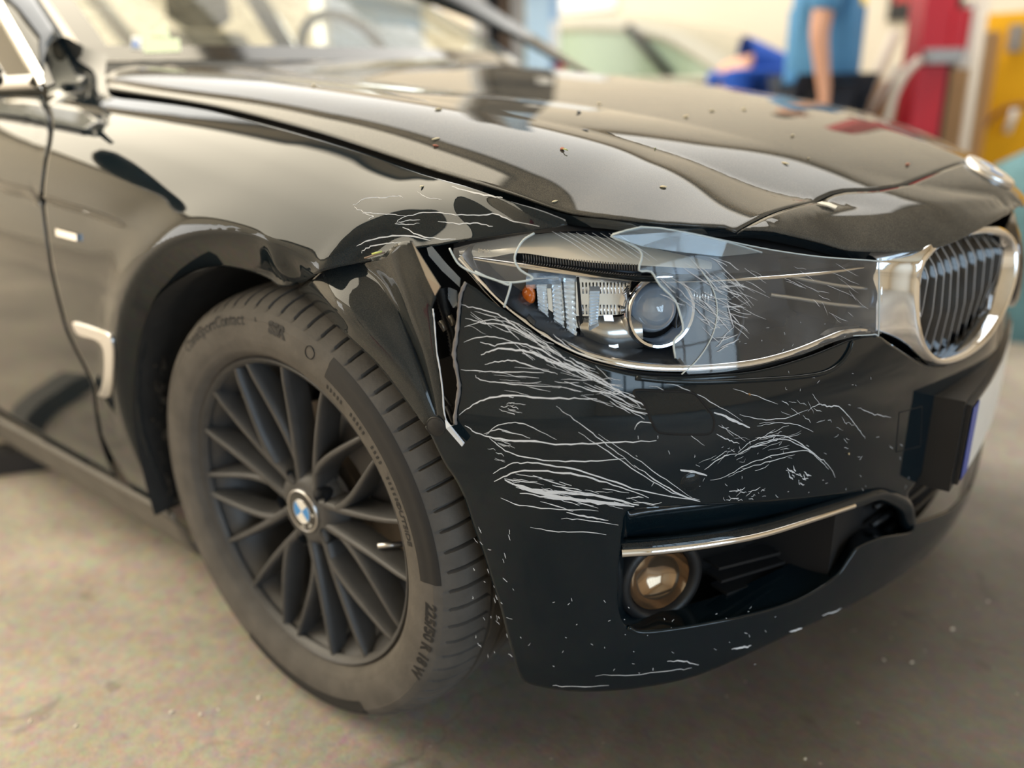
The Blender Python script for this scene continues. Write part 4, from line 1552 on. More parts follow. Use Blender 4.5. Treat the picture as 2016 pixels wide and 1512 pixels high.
m = MB()
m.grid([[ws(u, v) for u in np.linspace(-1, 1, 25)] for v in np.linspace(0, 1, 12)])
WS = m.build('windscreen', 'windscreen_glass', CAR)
tag(WS, 'windscreen with stickers in its lower corner')
m = MB()
m.grid([[np.array(ws(u, v)) + np.array([0.004, 0, 0.003]) for u in np.linspace(-1.0, 1.0, 25)] for v in (-0.01, 0.045)])
m.grid([[np.array(ws(u, v)) + np.array([0.004, 0, 0.003]) for v in np.linspace(0, 1, 12)] for u in (-1.02, -0.955)])
m.grid([[np.array(ws(u, v)) + np.array([0.004, 0, 0.003]) for v in np.linspace(0, 1, 12)] for u in (0.955, 1.02)])
m.build('glass_border', 'gloss_black', WS)


def on_ws(px, py, lift=0.004):
    d = ray(px, py)
    best, bp = 9, None
    for v in np.linspace(0, 0.4, 81):
        for u in np.linspace(-1, 1, 81):
            p = np.array(ws(u, v))
            w_ = p - CPOS
            e = np.linalg.norm(w_ - d * w_.dot(d) / d.dot(d))
            if e < best:
                best, bp = e, p
    return bp + np.array([lift, 0, lift])


for px, mt in (([(290, 74), (323, 48), (340, 76)], 'sticker_green'), ([(255, 76), (278, 78), (278, 105), (254, 104)], 'sticker_white'), ([(258, 84), (272, 85), (272, 99), (258, 98)], 'sticker_blue'), ([(282, 79), (353, 80), (356, 106), (284, 107)], 'sticker_green')):
    P = [on_ws(a, b, 0.004 if mt != 'sticker_blue' else 0.006) for a, b in px]
    m = MB()
    m.add(P, [tuple(range(len(P)))])
    m.build('windscreen_sticker', mt, WS, smooth=False)

# cowl grille between hood and glass
m = MB()
rows = []
for u in np.linspace(-1, 1, 30):
    p = np.array(ws(u, 0.0))
    rows.append([p + np.array([0.10, 0, -0.055]), p + np.array([0.05, 0, -0.035]), p + np.array([0.012, 0, -0.004]), p + np.array([-0.02, 0, -0.002])])
m.grid(rows)
m.build('cowl', 'black_plastic', CAR)
# corner between fender, hood and pillar
A_ = resample_n(catmull([sh(95, 206), sh(130, 199), sh(170, 193), sh(214, 184)], 6), 18)
M_ = resample_n(catmull([at(94, 172, 1, 0.100), at(125, 150, 1, 0.125), at(165, 146, 1, 0.140), at(207, 148, 1, 0.150)], 6), 18)
B_ = resample_n(catmull([at(78, 108, 1, 0.115), at(92, 88, 1, 0.130), at(124, 71, 1, 0.150), at(168, 93, 1, 0.178), at(212, 107, 1, 0.195)], 6), 18)
m = MB()
m.grid([list(r) for r in zip(*[catmull([a, c_, b], 6) for a, c_, b in zip(A_, M_, B_)])])
m.build('cowl_corner', 'paint', CAR)
# pillar, chrome window line, side glass
C_ = resample_n([at(90, 166, 1, 0.012), at(45, 88, 1, 0.035), at(0, 10, 1, 0.058), (-1.05, 0.13, 1.25), (-1.5, 0.24, 1.41)], 24)
D_ = resample_n([at(124, 71, 1, 0.12), at(101, 36, 1, 0.135), at(77, 0, 1, 0.15), ws(-1, 0.5), ws(-1, 1.0)], 24)
m = MB()
m.grid([[a + (b - a) * t + np.array([0.0, -0.012 * 4 * t * (1 - t), 0.010 * 4 * t * (1 - t)]) for a, b in zip(C_, D_)] for t in np.linspace(0, 1, 6)])
m.build('door_pillar', 'paint', CAR, thick=0.003)
m = MB()
m.grid([[p + np.array(o) for p in C_] for o in ((0.006, 0.002, 0.004), (-0.006, -0.006, 0.002), (-0.022, -0.004, -0.006), (-0.026, 0.004, -0.008))])
m.build('window_trim', 'chrome', CAR)
m = MB()
m.add([at(77, 108, 1, 0.050), at(95, 130, 1, 0.035), at(111, 168, 1, 0.004), at(94, 174, 1, -0.008), at(86, 150, 1, 0.02)], [(0, 1, 2, 3, 4)])
m.build('mirror_triangle', 'black_plastic', CAR, smooth=False, thick=0.004)
m = MB()
m.grid([[(x, 0.014 + (0.0), 0.942), (x, 0.002, 0.950), (x, 0.010, 0.962), (x, 0.03, 0.966)] for x in np.linspace(-0.60, -1.8, 20)])
m.build('belt_trim', 'satin_chrome', CAR)
m = MB()
m.add([(-0.62, 0.03, 0.96), (-1.8, 0.03, 0.96), (-1.8, 0.22, 1.40), (-1.45, 0.22, 1.39), (-0.86, 0.09, 1.11)], [(0, 1, 2, 3, 4)])
m.build('side_window', 'side_glass', CAR, smooth=False)
mc = at(-30, 140, 1, -0.09)
m = MB()
rows = []
for th in np.linspace(0, math.pi, 10):
    rows.append([mc + np.array([0.075 * math.cos(th) * 0.9 - 0.06, 0.10 * math.sin(th) * math.cos(ph) - 0.05, 0.045 * math.sin(th) * math.sin(ph)]) for ph in np.linspace(0, 2 * math.pi, 16, endpoint=False)])
m.grid(rows, close_u=True)
m.build('door_mirror', 'gloss_black', CAR)
# roof, far side frame
m = MB()
rows = []
for x in np.linspace(-1.42, -3.4, 14):
    f = (x + 1.42) / -2.0
    rows.append([(x - 0.18 * ((u) ** 2) * (1 - f), YC + u * 0.56, 1.435 + 0.05 * math.sin(f * 2.6) - 0.04 * u * u) for u in np.linspace(-1, 1, 11)])
m.grid(rows)
m.build('roof', 'paint', CAR, thick=0.02)
for sgn in (1,):
    Cm = [np.array([p[0], 2 * YC - p[1], p[2]]) for p in C_]
    Dm = [np.array([p[0], 2 * YC - p[1], p[2]]) for p in D_]
    m = MB()
    m.grid([Cm, Dm])
    m.build('far_pillar', 'paint', CAR, thick=0.01)
for x0, x1 in ((-2.0, -2.1), (-3.1, -3.3)):
    for y0, y1 in ((0.03, 0.28), (2 * YC - 0.03, 2 * YC - 0.28)):
        m = MB()
        m.tube([(x0, y0, 0.95), (x1, y1, 1.43)], 0.04, 8)
        m.build('rear_pillar', 'paint', CAR)
# body behind and far side, so that no daylight comes through below the windows
for nm, ys in (('rear_body', 0.0), ('far_side', 2 * YC)):
    m = MB()
    sg = 1 if ys == 0 else -1
    xs = np.linspace(-1.78 if ys == 0 else -0.45, -3.7, 14)
    m.grid([[(x, ys + sg * 0.03, 0.2), (x, ys - sg * 0.035, 0.5), (x, ys - sg * 0.03, 0.85), (x, ys + sg * 0.03, 0.955)] for x in xs])
    m.build(nm, 'paint', CAR, thick=0.01)
m = MB()
m.grid([[(x, 2 * YC + 0.05, z) for x in np.linspace(0.30, -0.5, 10)] for z in (0.74, 0.82)] + [[(x, 2 * YC - float(_yE(x)), float(_zE(x)) - 0.003) for x in np.linspace(0.30, -0.5, 10)]])
m.build('far_fender', 'paint', CAR)
m = MB()
m.box((-3.72, YC, 0.62), (0.06, 1.7, 0.75))
m.build('tail_panel', 'paint', CAR, smooth=False)
# dashboard, seats, steering wheel, cabin floor
m = MB()
rows = []
for u in np.linspace(-1, 1, 15):
    y = YC + u * 0.62
    rows.append([(-0.62 - 0.14 * u * u, y, 0.985), (-0.85, y, 0.985), (-1.05, y, 0.965), (-1.12, y, 0.90), (-1.10, y, 0.6)])
m.grid(rows)
m.build('dashboard', 'cabin_dark', CAR)
m = MB()
m.box((-2.3, YC, 0.36), (2.8, 1.6, 0.05))
m.box((-3.3, YC, 0.65), (0.3, 1.4, 0.6))
m.build('cabin_floor', 'cabin_dark', CAR, smooth=False)
for y in (0.50, 1.23):
    m = MB()
    rows = []
    for t, (x, z, hw, d) in enumerate([(-1.62, 0.56, 0.22, 0.08), (-1.78, 0.62, 0.24, 0.10), (-1.86, 0.85, 0.24, 0.08), (-1.95, 1.05, 0.22, 0.07), (-2.0, 1.15, 0.16, 0.05)]):
        rows.append([(x + d * math.cos(a), y + hw * math.sin(a), z) for a in np.linspace(0, 2 * math.pi, 16, endpoint=False)])
    m.grid(rows, close_u=True)
    rows = [[(-2.02 + 0.05 * math.cos(a) * s_, y + 0.13 * math.sin(a) * s_, z) for a in np.linspace(0, 2 * math.pi, 16, endpoint=False)] for z, s_ in ((1.16, 0.5), (1.2, 1), (1.3, 1), (1.34, 0.6), (1.345, 0.01))]
    m.grid(rows, close_u=True)
    m.build('seat', 'seat_beige', CAR)
m = MB()
sc_ = np.array([-1.22, 1.25, 1.0])
m.tube([sc_ + 0.185 * (math.cos(a) * np.array([0, 1.0, 0]) + math.sin(a) * np.array([-0.42, 0, 0.9])) for a in np.linspace(0, 2 * math.pi, 40, endpoint=False)], 0.016, 8, closed=True)
m.tube([sc_ + np.array([0, -0.18, 0]), sc_ + np.array([0, 0.18, 0])], 0.02, 8)
m.build('steering_wheel', 'cabin_dark', CAR)


# ---------------------------------------------------------------- workshop shell
def concrete(name):
    m, N, L, b = new_mat(name)
    tc = N.new('ShaderNodeTexCoord')

    def noise(sc, det, rough=0.6, dist=0.0):
        n = N.new('ShaderNodeTexNoise')
        n.inputs['Scale'].default_value = sc
        n.inputs['Detail'].default_value = det
        n.inputs['Roughness'].default_value = rough
        n.inputs['Distortion'].default_value = dist
        L.new(tc.outputs['Object'], n.inputs['Vector'])
        return n
    a = noise(1.3, 8, 0.6, 0.6)
    r = N.new('ShaderNodeValToRGB')
    r.color_ramp.elements[0].position, r.color_ramp.elements[1].position = 0.30, 0.72
    r.color_ramp.elements[0].color = (0.21, 0.185, 0.158, 1)
    r.color_ramp.elements[1].color = (0.50, 0.44, 0.365, 1)
    L.new(a.outputs['Fac'], r.inputs['Fac'])
    f = noise(45, 10, 0.75)
    m2 = N.new('ShaderNodeMix')
    m2.data_type = 'RGBA'
    m2.blend_type = 'OVERLAY'
    m2.inputs[0].default_value = 0.75
    L.new(r.outputs['Color'], m2.inputs[6])
    L.new(f.outputs['Color'], m2.inputs[7])
    # grease spots
    g = noise(7, 4, 0.5, 1.5)
    mr = N.new('ShaderNodeMapRange')
    mr.inputs[1].default_value, mr.inputs[2].default_value = 0.62, 0.70
    mr.inputs[3].default_value, mr.inputs[4].default_value = 0.0, 0.35
    L.new(g.outputs['Fac'], mr.inputs[0])
    m3 = N.new('ShaderNodeMix')
    m3.data_type = 'RGBA'
    L.new(mr.outputs[0], m3.inputs[0])
    L.new(m2.outputs[2], m3.inputs[6])
    m3.inputs[7].default_value = (0.06, 0.05, 0.042, 1)
    # shade painted into the floor: darker noise-edged patch in front of the bumper
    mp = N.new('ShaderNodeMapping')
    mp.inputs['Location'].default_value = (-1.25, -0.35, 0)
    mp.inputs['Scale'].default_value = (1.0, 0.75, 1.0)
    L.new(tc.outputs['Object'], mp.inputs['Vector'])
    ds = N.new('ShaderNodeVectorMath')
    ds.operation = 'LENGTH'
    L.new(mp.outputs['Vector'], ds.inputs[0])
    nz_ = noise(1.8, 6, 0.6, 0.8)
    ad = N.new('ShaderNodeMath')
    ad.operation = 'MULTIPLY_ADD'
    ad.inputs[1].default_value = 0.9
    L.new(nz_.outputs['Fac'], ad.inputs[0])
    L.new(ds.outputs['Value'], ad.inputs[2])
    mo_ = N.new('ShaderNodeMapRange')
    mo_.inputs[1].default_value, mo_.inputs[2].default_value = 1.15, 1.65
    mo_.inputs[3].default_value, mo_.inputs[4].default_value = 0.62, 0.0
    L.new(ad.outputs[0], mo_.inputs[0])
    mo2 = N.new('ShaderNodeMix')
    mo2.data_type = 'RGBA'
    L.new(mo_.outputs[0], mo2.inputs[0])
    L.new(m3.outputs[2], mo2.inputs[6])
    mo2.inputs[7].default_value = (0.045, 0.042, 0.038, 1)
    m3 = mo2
    # hairline cracks
    v = N.new('ShaderNodeTexVoronoi')
    v.feature = 'DISTANCE_TO_EDGE'
    v.inputs['Scale'].default_value = 0.9
    wv = noise(5, 4, 0.6)
    mv = N.new('ShaderNodeMix')
    mv.data_type = 'RGBA'
    mv.inputs[0].default_value = 0.16
    L.new(tc.outputs['Object'], mv.inputs[6])
    L.new(wv.outputs['Color'], mv.inputs[7])
    L.new(mv.outputs[2], v.inputs['Vector'])
    mc_ = N.new('ShaderNodeMapRange')
    mc_.inputs[1].default_value, mc_.inputs[2].default_value = 0.0, 0.003
    mc_.inputs[3].default_value, mc_.inputs[4].default_value = 0.25, 0.0
    L.new(v.outputs['Distance'], mc_.inputs[0])
    m4 = N.new('ShaderNodeMix')
    m4.data_type = 'RGBA'
    L.new(mc_.outputs[0], m4.inputs[0])
    L.new(m3.outputs[2], m4.inputs[6])
    m4.inputs[7].default_value = (0.04, 0.033, 0.028, 1)
    # pale specks
    sp = N.new('ShaderNodeTexVoronoi')
    sp.inputs['Scale'].default_value = 26
    L.new(tc.outputs['Object'], sp.inputs['Vector'])
    ms = N.new('ShaderNodeMapRange')
    ms.inputs[1].default_value, ms.inputs[2].default_value = 0.05, 0.085
    ms.inputs[3].default_value, ms.inputs[4].default_value = 0.5, 0.0
    L.new(sp.outputs['Distance'], ms.inputs[0])
    m5 = N.new('ShaderNodeMix')
    m5.data_type = 'RGBA'
    L.new(ms.outputs[0], m5.inputs[0])
    L.new(m4.outputs[2], m5.inputs[6])
    m5.inputs[7].default_value = (0.48, 0.43, 0.35, 1)
    L.new(m5.outputs[2], b.inputs['Base Color'])
    b.inputs['Roughness'].default_value = 0.62
    bp = N.new('ShaderNodeBump')
    bp.inputs['Strength'].default_value = 0.5
    bp.inputs['Distance'].default_value = 0.004
    f2 = noise(90, 8, 0.7)
    L.new(f2.outputs['Fac'], bp.inputs['Height'])
    L.new(bp.outputs['Normal'], b.inputs['Normal'])
    return m


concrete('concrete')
simple('cream_wall', (0.70, 0.635, 0.53), 0.8, noise=0.06, scale=2.0)
simple('ceiling_cream', (0.62, 0.54, 0.41), 0.85, noise=0.08, scale=1.5)
simple('beam_grey', (0.20, 0.21, 0.22), 0.6)
simple('frame_dark', (0.05, 0.06, 0.07), 0.5)


def structure(name, boxes, mat):
    m = MB()
    for c, d in boxes:
        m.box(c, d)
    o = m.build(name, mat, None, smooth=False)
    o['kind'] = 'structure'
    return o


lx, ly = RX1 - RX0, RY1 - RY0
mx_, my_ = (RX0 + RX1) / 2, (RY0 + RY1) / 2
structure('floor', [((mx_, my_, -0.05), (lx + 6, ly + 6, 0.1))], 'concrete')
def slab_with_holes(holes):
    """ceiling boxes around rectangular rooflight openings, split in strips along y"""
    ys = sorted({RY0 - 0.2, RY1 + 0.2} | {h[2] for h in holes} | {h[3] for h in holes})
    out = []
    for a, b in zip(ys[:-1], ys[1:]):
        xs = [RX0 - 0.2]
        for h in sorted(holes):
            if h[2] <= a and h[3] >= b:
                xs += [h[0], h[1]]
        xs.append(RX1 + 0.2)
        for k in range(0, len(xs), 2):
            out.append((((xs[k] + xs[k + 1]) / 2, (a + b) / 2, RZ + 0.1), (xs[k + 1] - xs[k], b - a, 0.2)))
    return out


structure('ceiling', slab_with_holes([SKY_N, ROOF_FILL_F]), 'ceiling_cream')
for _i, _s in enumerate((SKY_N, ROOF_FILL_F)):  # rooflight frames; the far one edges the added fill light
    structure('window_%d' % (_i + 2), [((x, (_s[2] + _s[3]) / 2, RZ + 0.03), (0.08, 0.06 + _s[3] - _s[2], 0.06)) for x in _s[:2]] + [(((_s[0] + _s[1]) / 2, y, RZ + 0.03), (_s[1] - _s[0], 0.08, 0.06)) for y in _s[2:]], 'frame_dark')
x0, x1, gh = GATE_N
structure('wall_near', [(((RX0 + x0) / 2, RY0 - 0.1, RZ / 2), (x0 - RX0, 0.2, RZ)), (((RX1 + x1) / 2, RY0 - 0.1, RZ / 2), (RX1 - x1, 0.2, RZ)), (((x0 + x1) / 2, RY0 - 0.1, (RZ + gh) / 2), (x1 - x0, 0.2, RZ - gh))], 'cream_wall')
x0, x1, gh = GATE_F
structure('wall_far', [(((RX0 + x0) / 2, RY1 + 0.1, RZ / 2), (x0 - RX0, 0.2, RZ)), (((RX1 + x1) / 2, RY1 + 0.1, RZ / 2), (RX1 - x1, 0.2, RZ)), (((x0 + x1) / 2, RY1 + 0.1, (RZ + gh) / 2), (x1 - x0, 0.2, RZ - gh))], 'cream_wall')
y0, y1, z0, z1 = WIN_R
structure('wall_right', [((RX1 + 0.1, my_, z0 / 2), (0.2, ly, z0)), ((RX1 + 0.1, my_, (RZ + z1) / 2), (0.2, ly, RZ - z1)), ((RX1 + 0.1, (RY0 + y0) / 2, (z0 + z1) / 2), (0.2, y0 - RY0, z1 - z0)), ((RX1 + 0.1, (RY1 + y1) / 2, (z0 + z1) / 2), (0.2, RY1 - y1, z1 - z0))], 'cream_wall')
structure('wall_left', [((RX0 - 0.1, my_, RZ / 2), (0.2, ly, RZ))], 'cream_wall')
# window bars of the glazed front
wf = structure('window_1', [((RX1 - 0.02, y0 + (y1 - y0) * k / 6, (z0 + z1) / 2), (0.06, 0.05, z1 - z0)) for k in range(7)] + [((RX1 - 0.02, (y0 + y1) / 2, z0 + (z1 - z0) * k / 3), (0.06, y1 - y0, 0.05)) for k in range(4)], 'frame_dark')


# ---------------------------------------------------------------- things in the background
simple('lift_blue', (0.42, 0.60, 0.80), 0.45, noise=0.1, scale=4)
simple('lift_grey', (0.26, 0.26, 0.27), 0.5)
simple('lift_white', (0.75, 0.78, 0.82), 0.5)
simple('chain_brown', (0.16, 0.115, 0.09), 0.6, noise=0.4, scale=60)
simple('slot_black', (0.004, 0.006, 0.012), 0.7)
simple('lift_red', (0.52, 0.012, 0.03), 0.45, noise=0.1, scale=4)
simple('yellow_board', (0.86, 0.46, 0.008), 0.6, noise=0.06, scale=3)
simple('cardboard', (0.42, 0.26, 0.13), 0.8, noise=0.12, scale=8)
simple('pipe_pale', (0.62, 0.58, 0.53), 0.5)
simple('hose_brown', (0.28, 0.12, 0.04), 0.6)
simple('shirt_blue', (0.09, 0.27, 0.52), 0.85, noise=0.1, scale=12)
simple('shirt_royal', (0.012, 0.075, 0.42), 0.85, noise=0.12, scale=12)
simple('trousers_navy', (0.02, 0.025, 0.04), 0.85)
simple('skin', (0.62, 0.34, 0.24), 0.55, noise=0.06, scale=10)
simple('hair_dark', (0.03, 0.022, 0.016), 0.7)
simple('shoe_black', (0.012, 0.012, 0.012), 0.6)
simple('car2_paint', (0.33, 0.31, 0.24), 0.35, coat=0.6, noise=0.05)
simple('car2_glass', (0.36, 0.47, 0.36), 0.25, coat=0.2)
simple('rubber', (0.02, 0.02, 0.02), 0.8)
simple('grey_steel', (0.34, 0.34, 0.35), 0.45, 0.5)
simple('paper_white', (0.78, 0.78, 0.76), 0.7)
simple('bag_teal', (0.10, 0.22, 0.26), 0.7, noise=0.3)
simple('dark_frame', (0.02, 0.02, 0.022), 0.5)
simple('label_red', (0.45, 0.06, 0.06), 0.6)


def boxobj(name, c, d, mat, parent, bevel=0.0, rot=None):
    m = MB()
    m.box(c, d, rot)
    o = m.build(name, mat, parent, smooth=False)
    if bevel:
        b_ = o.modifiers.new('bevel', 'BEVEL')
        b_.width = bevel
        b_.segments = 2
    return o


# two-post lift with an open channel
LX, LY = -2.23, 3.6
u_ = np.array([math.cos(YAW), math.sin(YAW), 0])     # along the picture
n_ = np.array([-math.sin(YAW), math.cos(YAW), 0])
RZM = Matrix.Rotation(YAW, 3, 'Z')
lift = thing('car_lift', 'tall blue and grey lift post with open dark channel', 'car lift', (LX, LY, 0))
pxm = 5.0 * 0.94 / 1600.0


def lift_part(name, px0, px1, depth, mat, z1=3.6, out=0.0, z0=0.0):
    c = np.array([LX, LY, 0]) + u_ * ((px0 + px1) / 2 - 1060) * pxm - n_ * out
    return boxobj(name, (c[0], c[1], (z0 + z1) / 2), ((px1 - px0) * pxm, depth, z1 - z0), mat, lift, 0.004, RZM)


lift_part('post_face', 1034, 1082, 0.20, 'lift_blue', out=0.06)
lift_part('post_side', 1083, 1102, 0.16, 'lift_blue', out=0.0)
lift_part('channel_wall', 1006, 1029, 0.24, 'lift_grey', out=0.02)
lift_part('lift_chain', 980, 1001, 0.05, 'chain_brown', out=-0.02)
lift_part('channel_slot', 957, 1033, 0.02, 'slot_black', out=-0.07)
lift_part('channel_wall', 944, 959, 0.22, 'lift_grey', out=0.0)
lift_part('guard_strip', 924, 943, 0.04, 'lift_white', out=0.02, z0=1.08)
lift_part('base_plate', 930, 1110, 0.5, 'lift_grey', z1=0.03)
cb = lift_part('motor_box', 975, 1100, 0.22, 'dark_frame', z0=1.62, z1=2.25, out=0.2)
lift_part('box_label', 1062, 1092, 0.01, 'paper_white', z0=1.70, z1=1.85, out=0.315)
lift_part('carriage_knob', 1078, 1100, 0.10, 'lift_white', z0=1.13, z1=1.30, out=0.10)
lift_part('arm_pad', 1097, 1112, 0.06, 'label_red', z0=1.03, z1=1.10, out=0.10)

# parked car in the background: olive grey sedan
car2 = thing('parked_car', 'olive grey sedan with pale green windows parked by the wall', 'car', (-2.2, 4.3, 0))
Y2 = 4.2


def q2(px, py, y=Y2):
    p = at(px, py, 1, y)
    return (float(p[0]), float(y), float(p[2]))


prof = [(-4.6, 0.55), (-4.55, 0.85), (-4.1, 0.98), (-3.7, 1.03), (-3.15, 1.32), (-2.7, 1.41), (-2.2, 1.39), (-1.75, 1.30), (-1.35, 1.13), (-1.05, 0.99), (-0.55, 0.90), (-0.25, 0.80), (-0.15, 0.55), (-0.2, 0.30), (-4.5, 0.30)]
pr = [np.array([x, 0, z]) for x, z in prof]
m = MB()
belt = 0.97
rows = []
for k, (dy, top) in enumerate([(0.10, 0), (0.02, 0), (0.0, 0), (0.0, 0)]):
    pass
lowr = [(-4.6, 0.30), (-4.62, 0.55), (-4.5, 0.88), (-3.7, 0.97), (-2.4, 0.96), (-1.0, 0.95), (-0.45, 0.86), (-0.2, 0.72), (-0.12, 0.5), (-0.2, 0.28)]
m.grid([[(x, Y2 + w_, z + dz) for x, z in lowr] for w_, dz in ((0.06, -0.02), (0.0, 0.0), (0.04, 0.03), (0.85, 0.06), (1.64, 0.03), (1.70, 0.0))])
m.build('car_body', 'car2_paint', car2)
RT = [(-4.0, 1.00), (-3.5, 1.28), (-3.0, 1.395)] + [q2(*q)[::2] for q in ((1105, 24), (1200, 32), (1300, 55), (1380, 100), (1440, 150))]
RB = [(-3.8, 0.98), (-3.4, 1.22), (-2.95, 1.32)] + [q2(*q)[::2] for q in ((1105, 58), (1195, 60), (1275, 78), (1345, 115), (1400, 155))]
m = MB()
rt, rb = resample_n(RT, 30), resample_n(RB, 30)
m.grid([[(x, Y2 + 0.20, z) for x, z in rb], [(x, Y2 + 0.22, (z + z2) / 2) for (x, z), (x2, z2) in zip(rb, rt)], [(x, Y2 + 0.30, z) for x, z in rt], [(x, Y2 + 0.85, z + 0.03) for x, z in rt], [(x, Y2 + 1.40, z) for x, z in rt], [(x, Y2 + 1.50, z) for x, z in rb]])
m.build('car_roof', 'car2_paint', car2, thick=0.02)
for yy_ in (Y2 + 0.19, Y2 + 1.52):
    m = MB()
    a, b = q2(1205, 50), q2(1292, 150)
    m.tube([(a[0], yy_, a[2]), (b[0], yy_, b[2])], 0.03, 8)
    m.build('car_pillar', 'dark_frame', car2)
    m = MB()
    m.tube([(-2.75, yy_, 0.97), (-2.7, yy_, 1.33)], 0.03, 8)
    m.build('car_pillar', 'dark_frame', car2)
    m = MB()
    m.add([(x, yy_ + 0.02, z) for x, z in rb] + [(rb[-1][0], yy_ + 0.02, 0.94), (rb[0][0], yy_ + 0.02, 0.94)], [tuple(range(len(rb) + 2))])
    m.build('car_side_window', 'car2_glass', car2, smooth=False)
for wx in (-0.95, -3.6):
    for wy in (Y2 + 0.1, Y2 + 1.6):
        m = MB()
        m.lathe([(0.2, -0.06), (0.31, -0.09), (0.32, 0.09), (0.2, 0.06), (0.01, 0.03)], 32, 'y', (wx, wy, 0.32))
        m.build('car_wheel', 'rubber', car2)


# people
def skin_mesh(name, nodes, edges, mat, parent=None, root=0, sub=2):
    me = bpy.data.meshes.new(name)
    me.from_pydata([n[0] for n in nodes], edges, [])
    o = bpy.data.objects.new(name, me)
    COL.objects.link(o)
    md = o.modifiers.new('skin', 'SKIN')
    md.use_smooth_shade = True
    sv = me.skin_vertices[0].data if len(me.skin_vertices) else None
    if sv is None:
        bm_ = bmesh.new()
        bm_.from_mesh(me)
        bm_.verts.layers.skin.verify()
        bm_.to_mesh(me)
        bm_.free()
        sv = me.skin_vertices[0].data
    for i, n in enumerate(nodes):
        r = n[1]
        sv[i].radius = (r, r) if np.isscalar(r) else r
        sv[i].use_root = (i == root)
    ss = o.modifiers.new('smooth', 'SUBSURF')
    ss.levels = ss.render_levels = sub
    me.materials.append(MATS[mat])
    if parent is not None:
        o.parent = parent
        o.matrix_parent_inverse = root_inverse(parent)
    return o


def chain(n):
    return [(i, i + 1) for i in range(n - 1)]


def hand(base, d, side, mat, parent, name='hand'):
    """relaxed hand: palm and five bent fingers, pointing along d"""
    base = np.array(base, float)
    d = np.array(d, float) / np.linalg.norm(d)
    side = np.array(side, float) / np.linalg.norm(side)
    cur = np.cross(d, side)
    nodes = [(tuple(base), 0.026), (tuple(base + d * 0.045), (0.036, 0.016)), (tuple(base + d * 0.085), (0.040, 0.014))]
    edges = [(0, 1), (1, 2)]
    for k, (o_, ln) in enumerate([(-0.030, 0.065), (-0.010, 0.078), (0.010, 0.072), (0.028, 0.056)]):
        i = len(nodes)
        b0 = base + d * 0.092 + side * o_
        nodes += [(tuple(b0), 0.010), (tuple(b0 + d * ln * 0.5 + cur * 0.006), 0.009), (tuple(b0 + d * ln * 0.9 + cur * 0.026), 0.0075)]
        edges += [(2, i), (i, i + 1), (i + 1, i + 2)]
    i = len(nodes)
    nodes += [(tuple(base + d * 0.045 - side * 0.040 + cur * 0.01), 0.012), (tuple(base + d * 0.085 - side * 0.052 + cur * 0.022), 0.010)]
    edges += [(1, i), (i, i + 1)]
    return nodes, edges


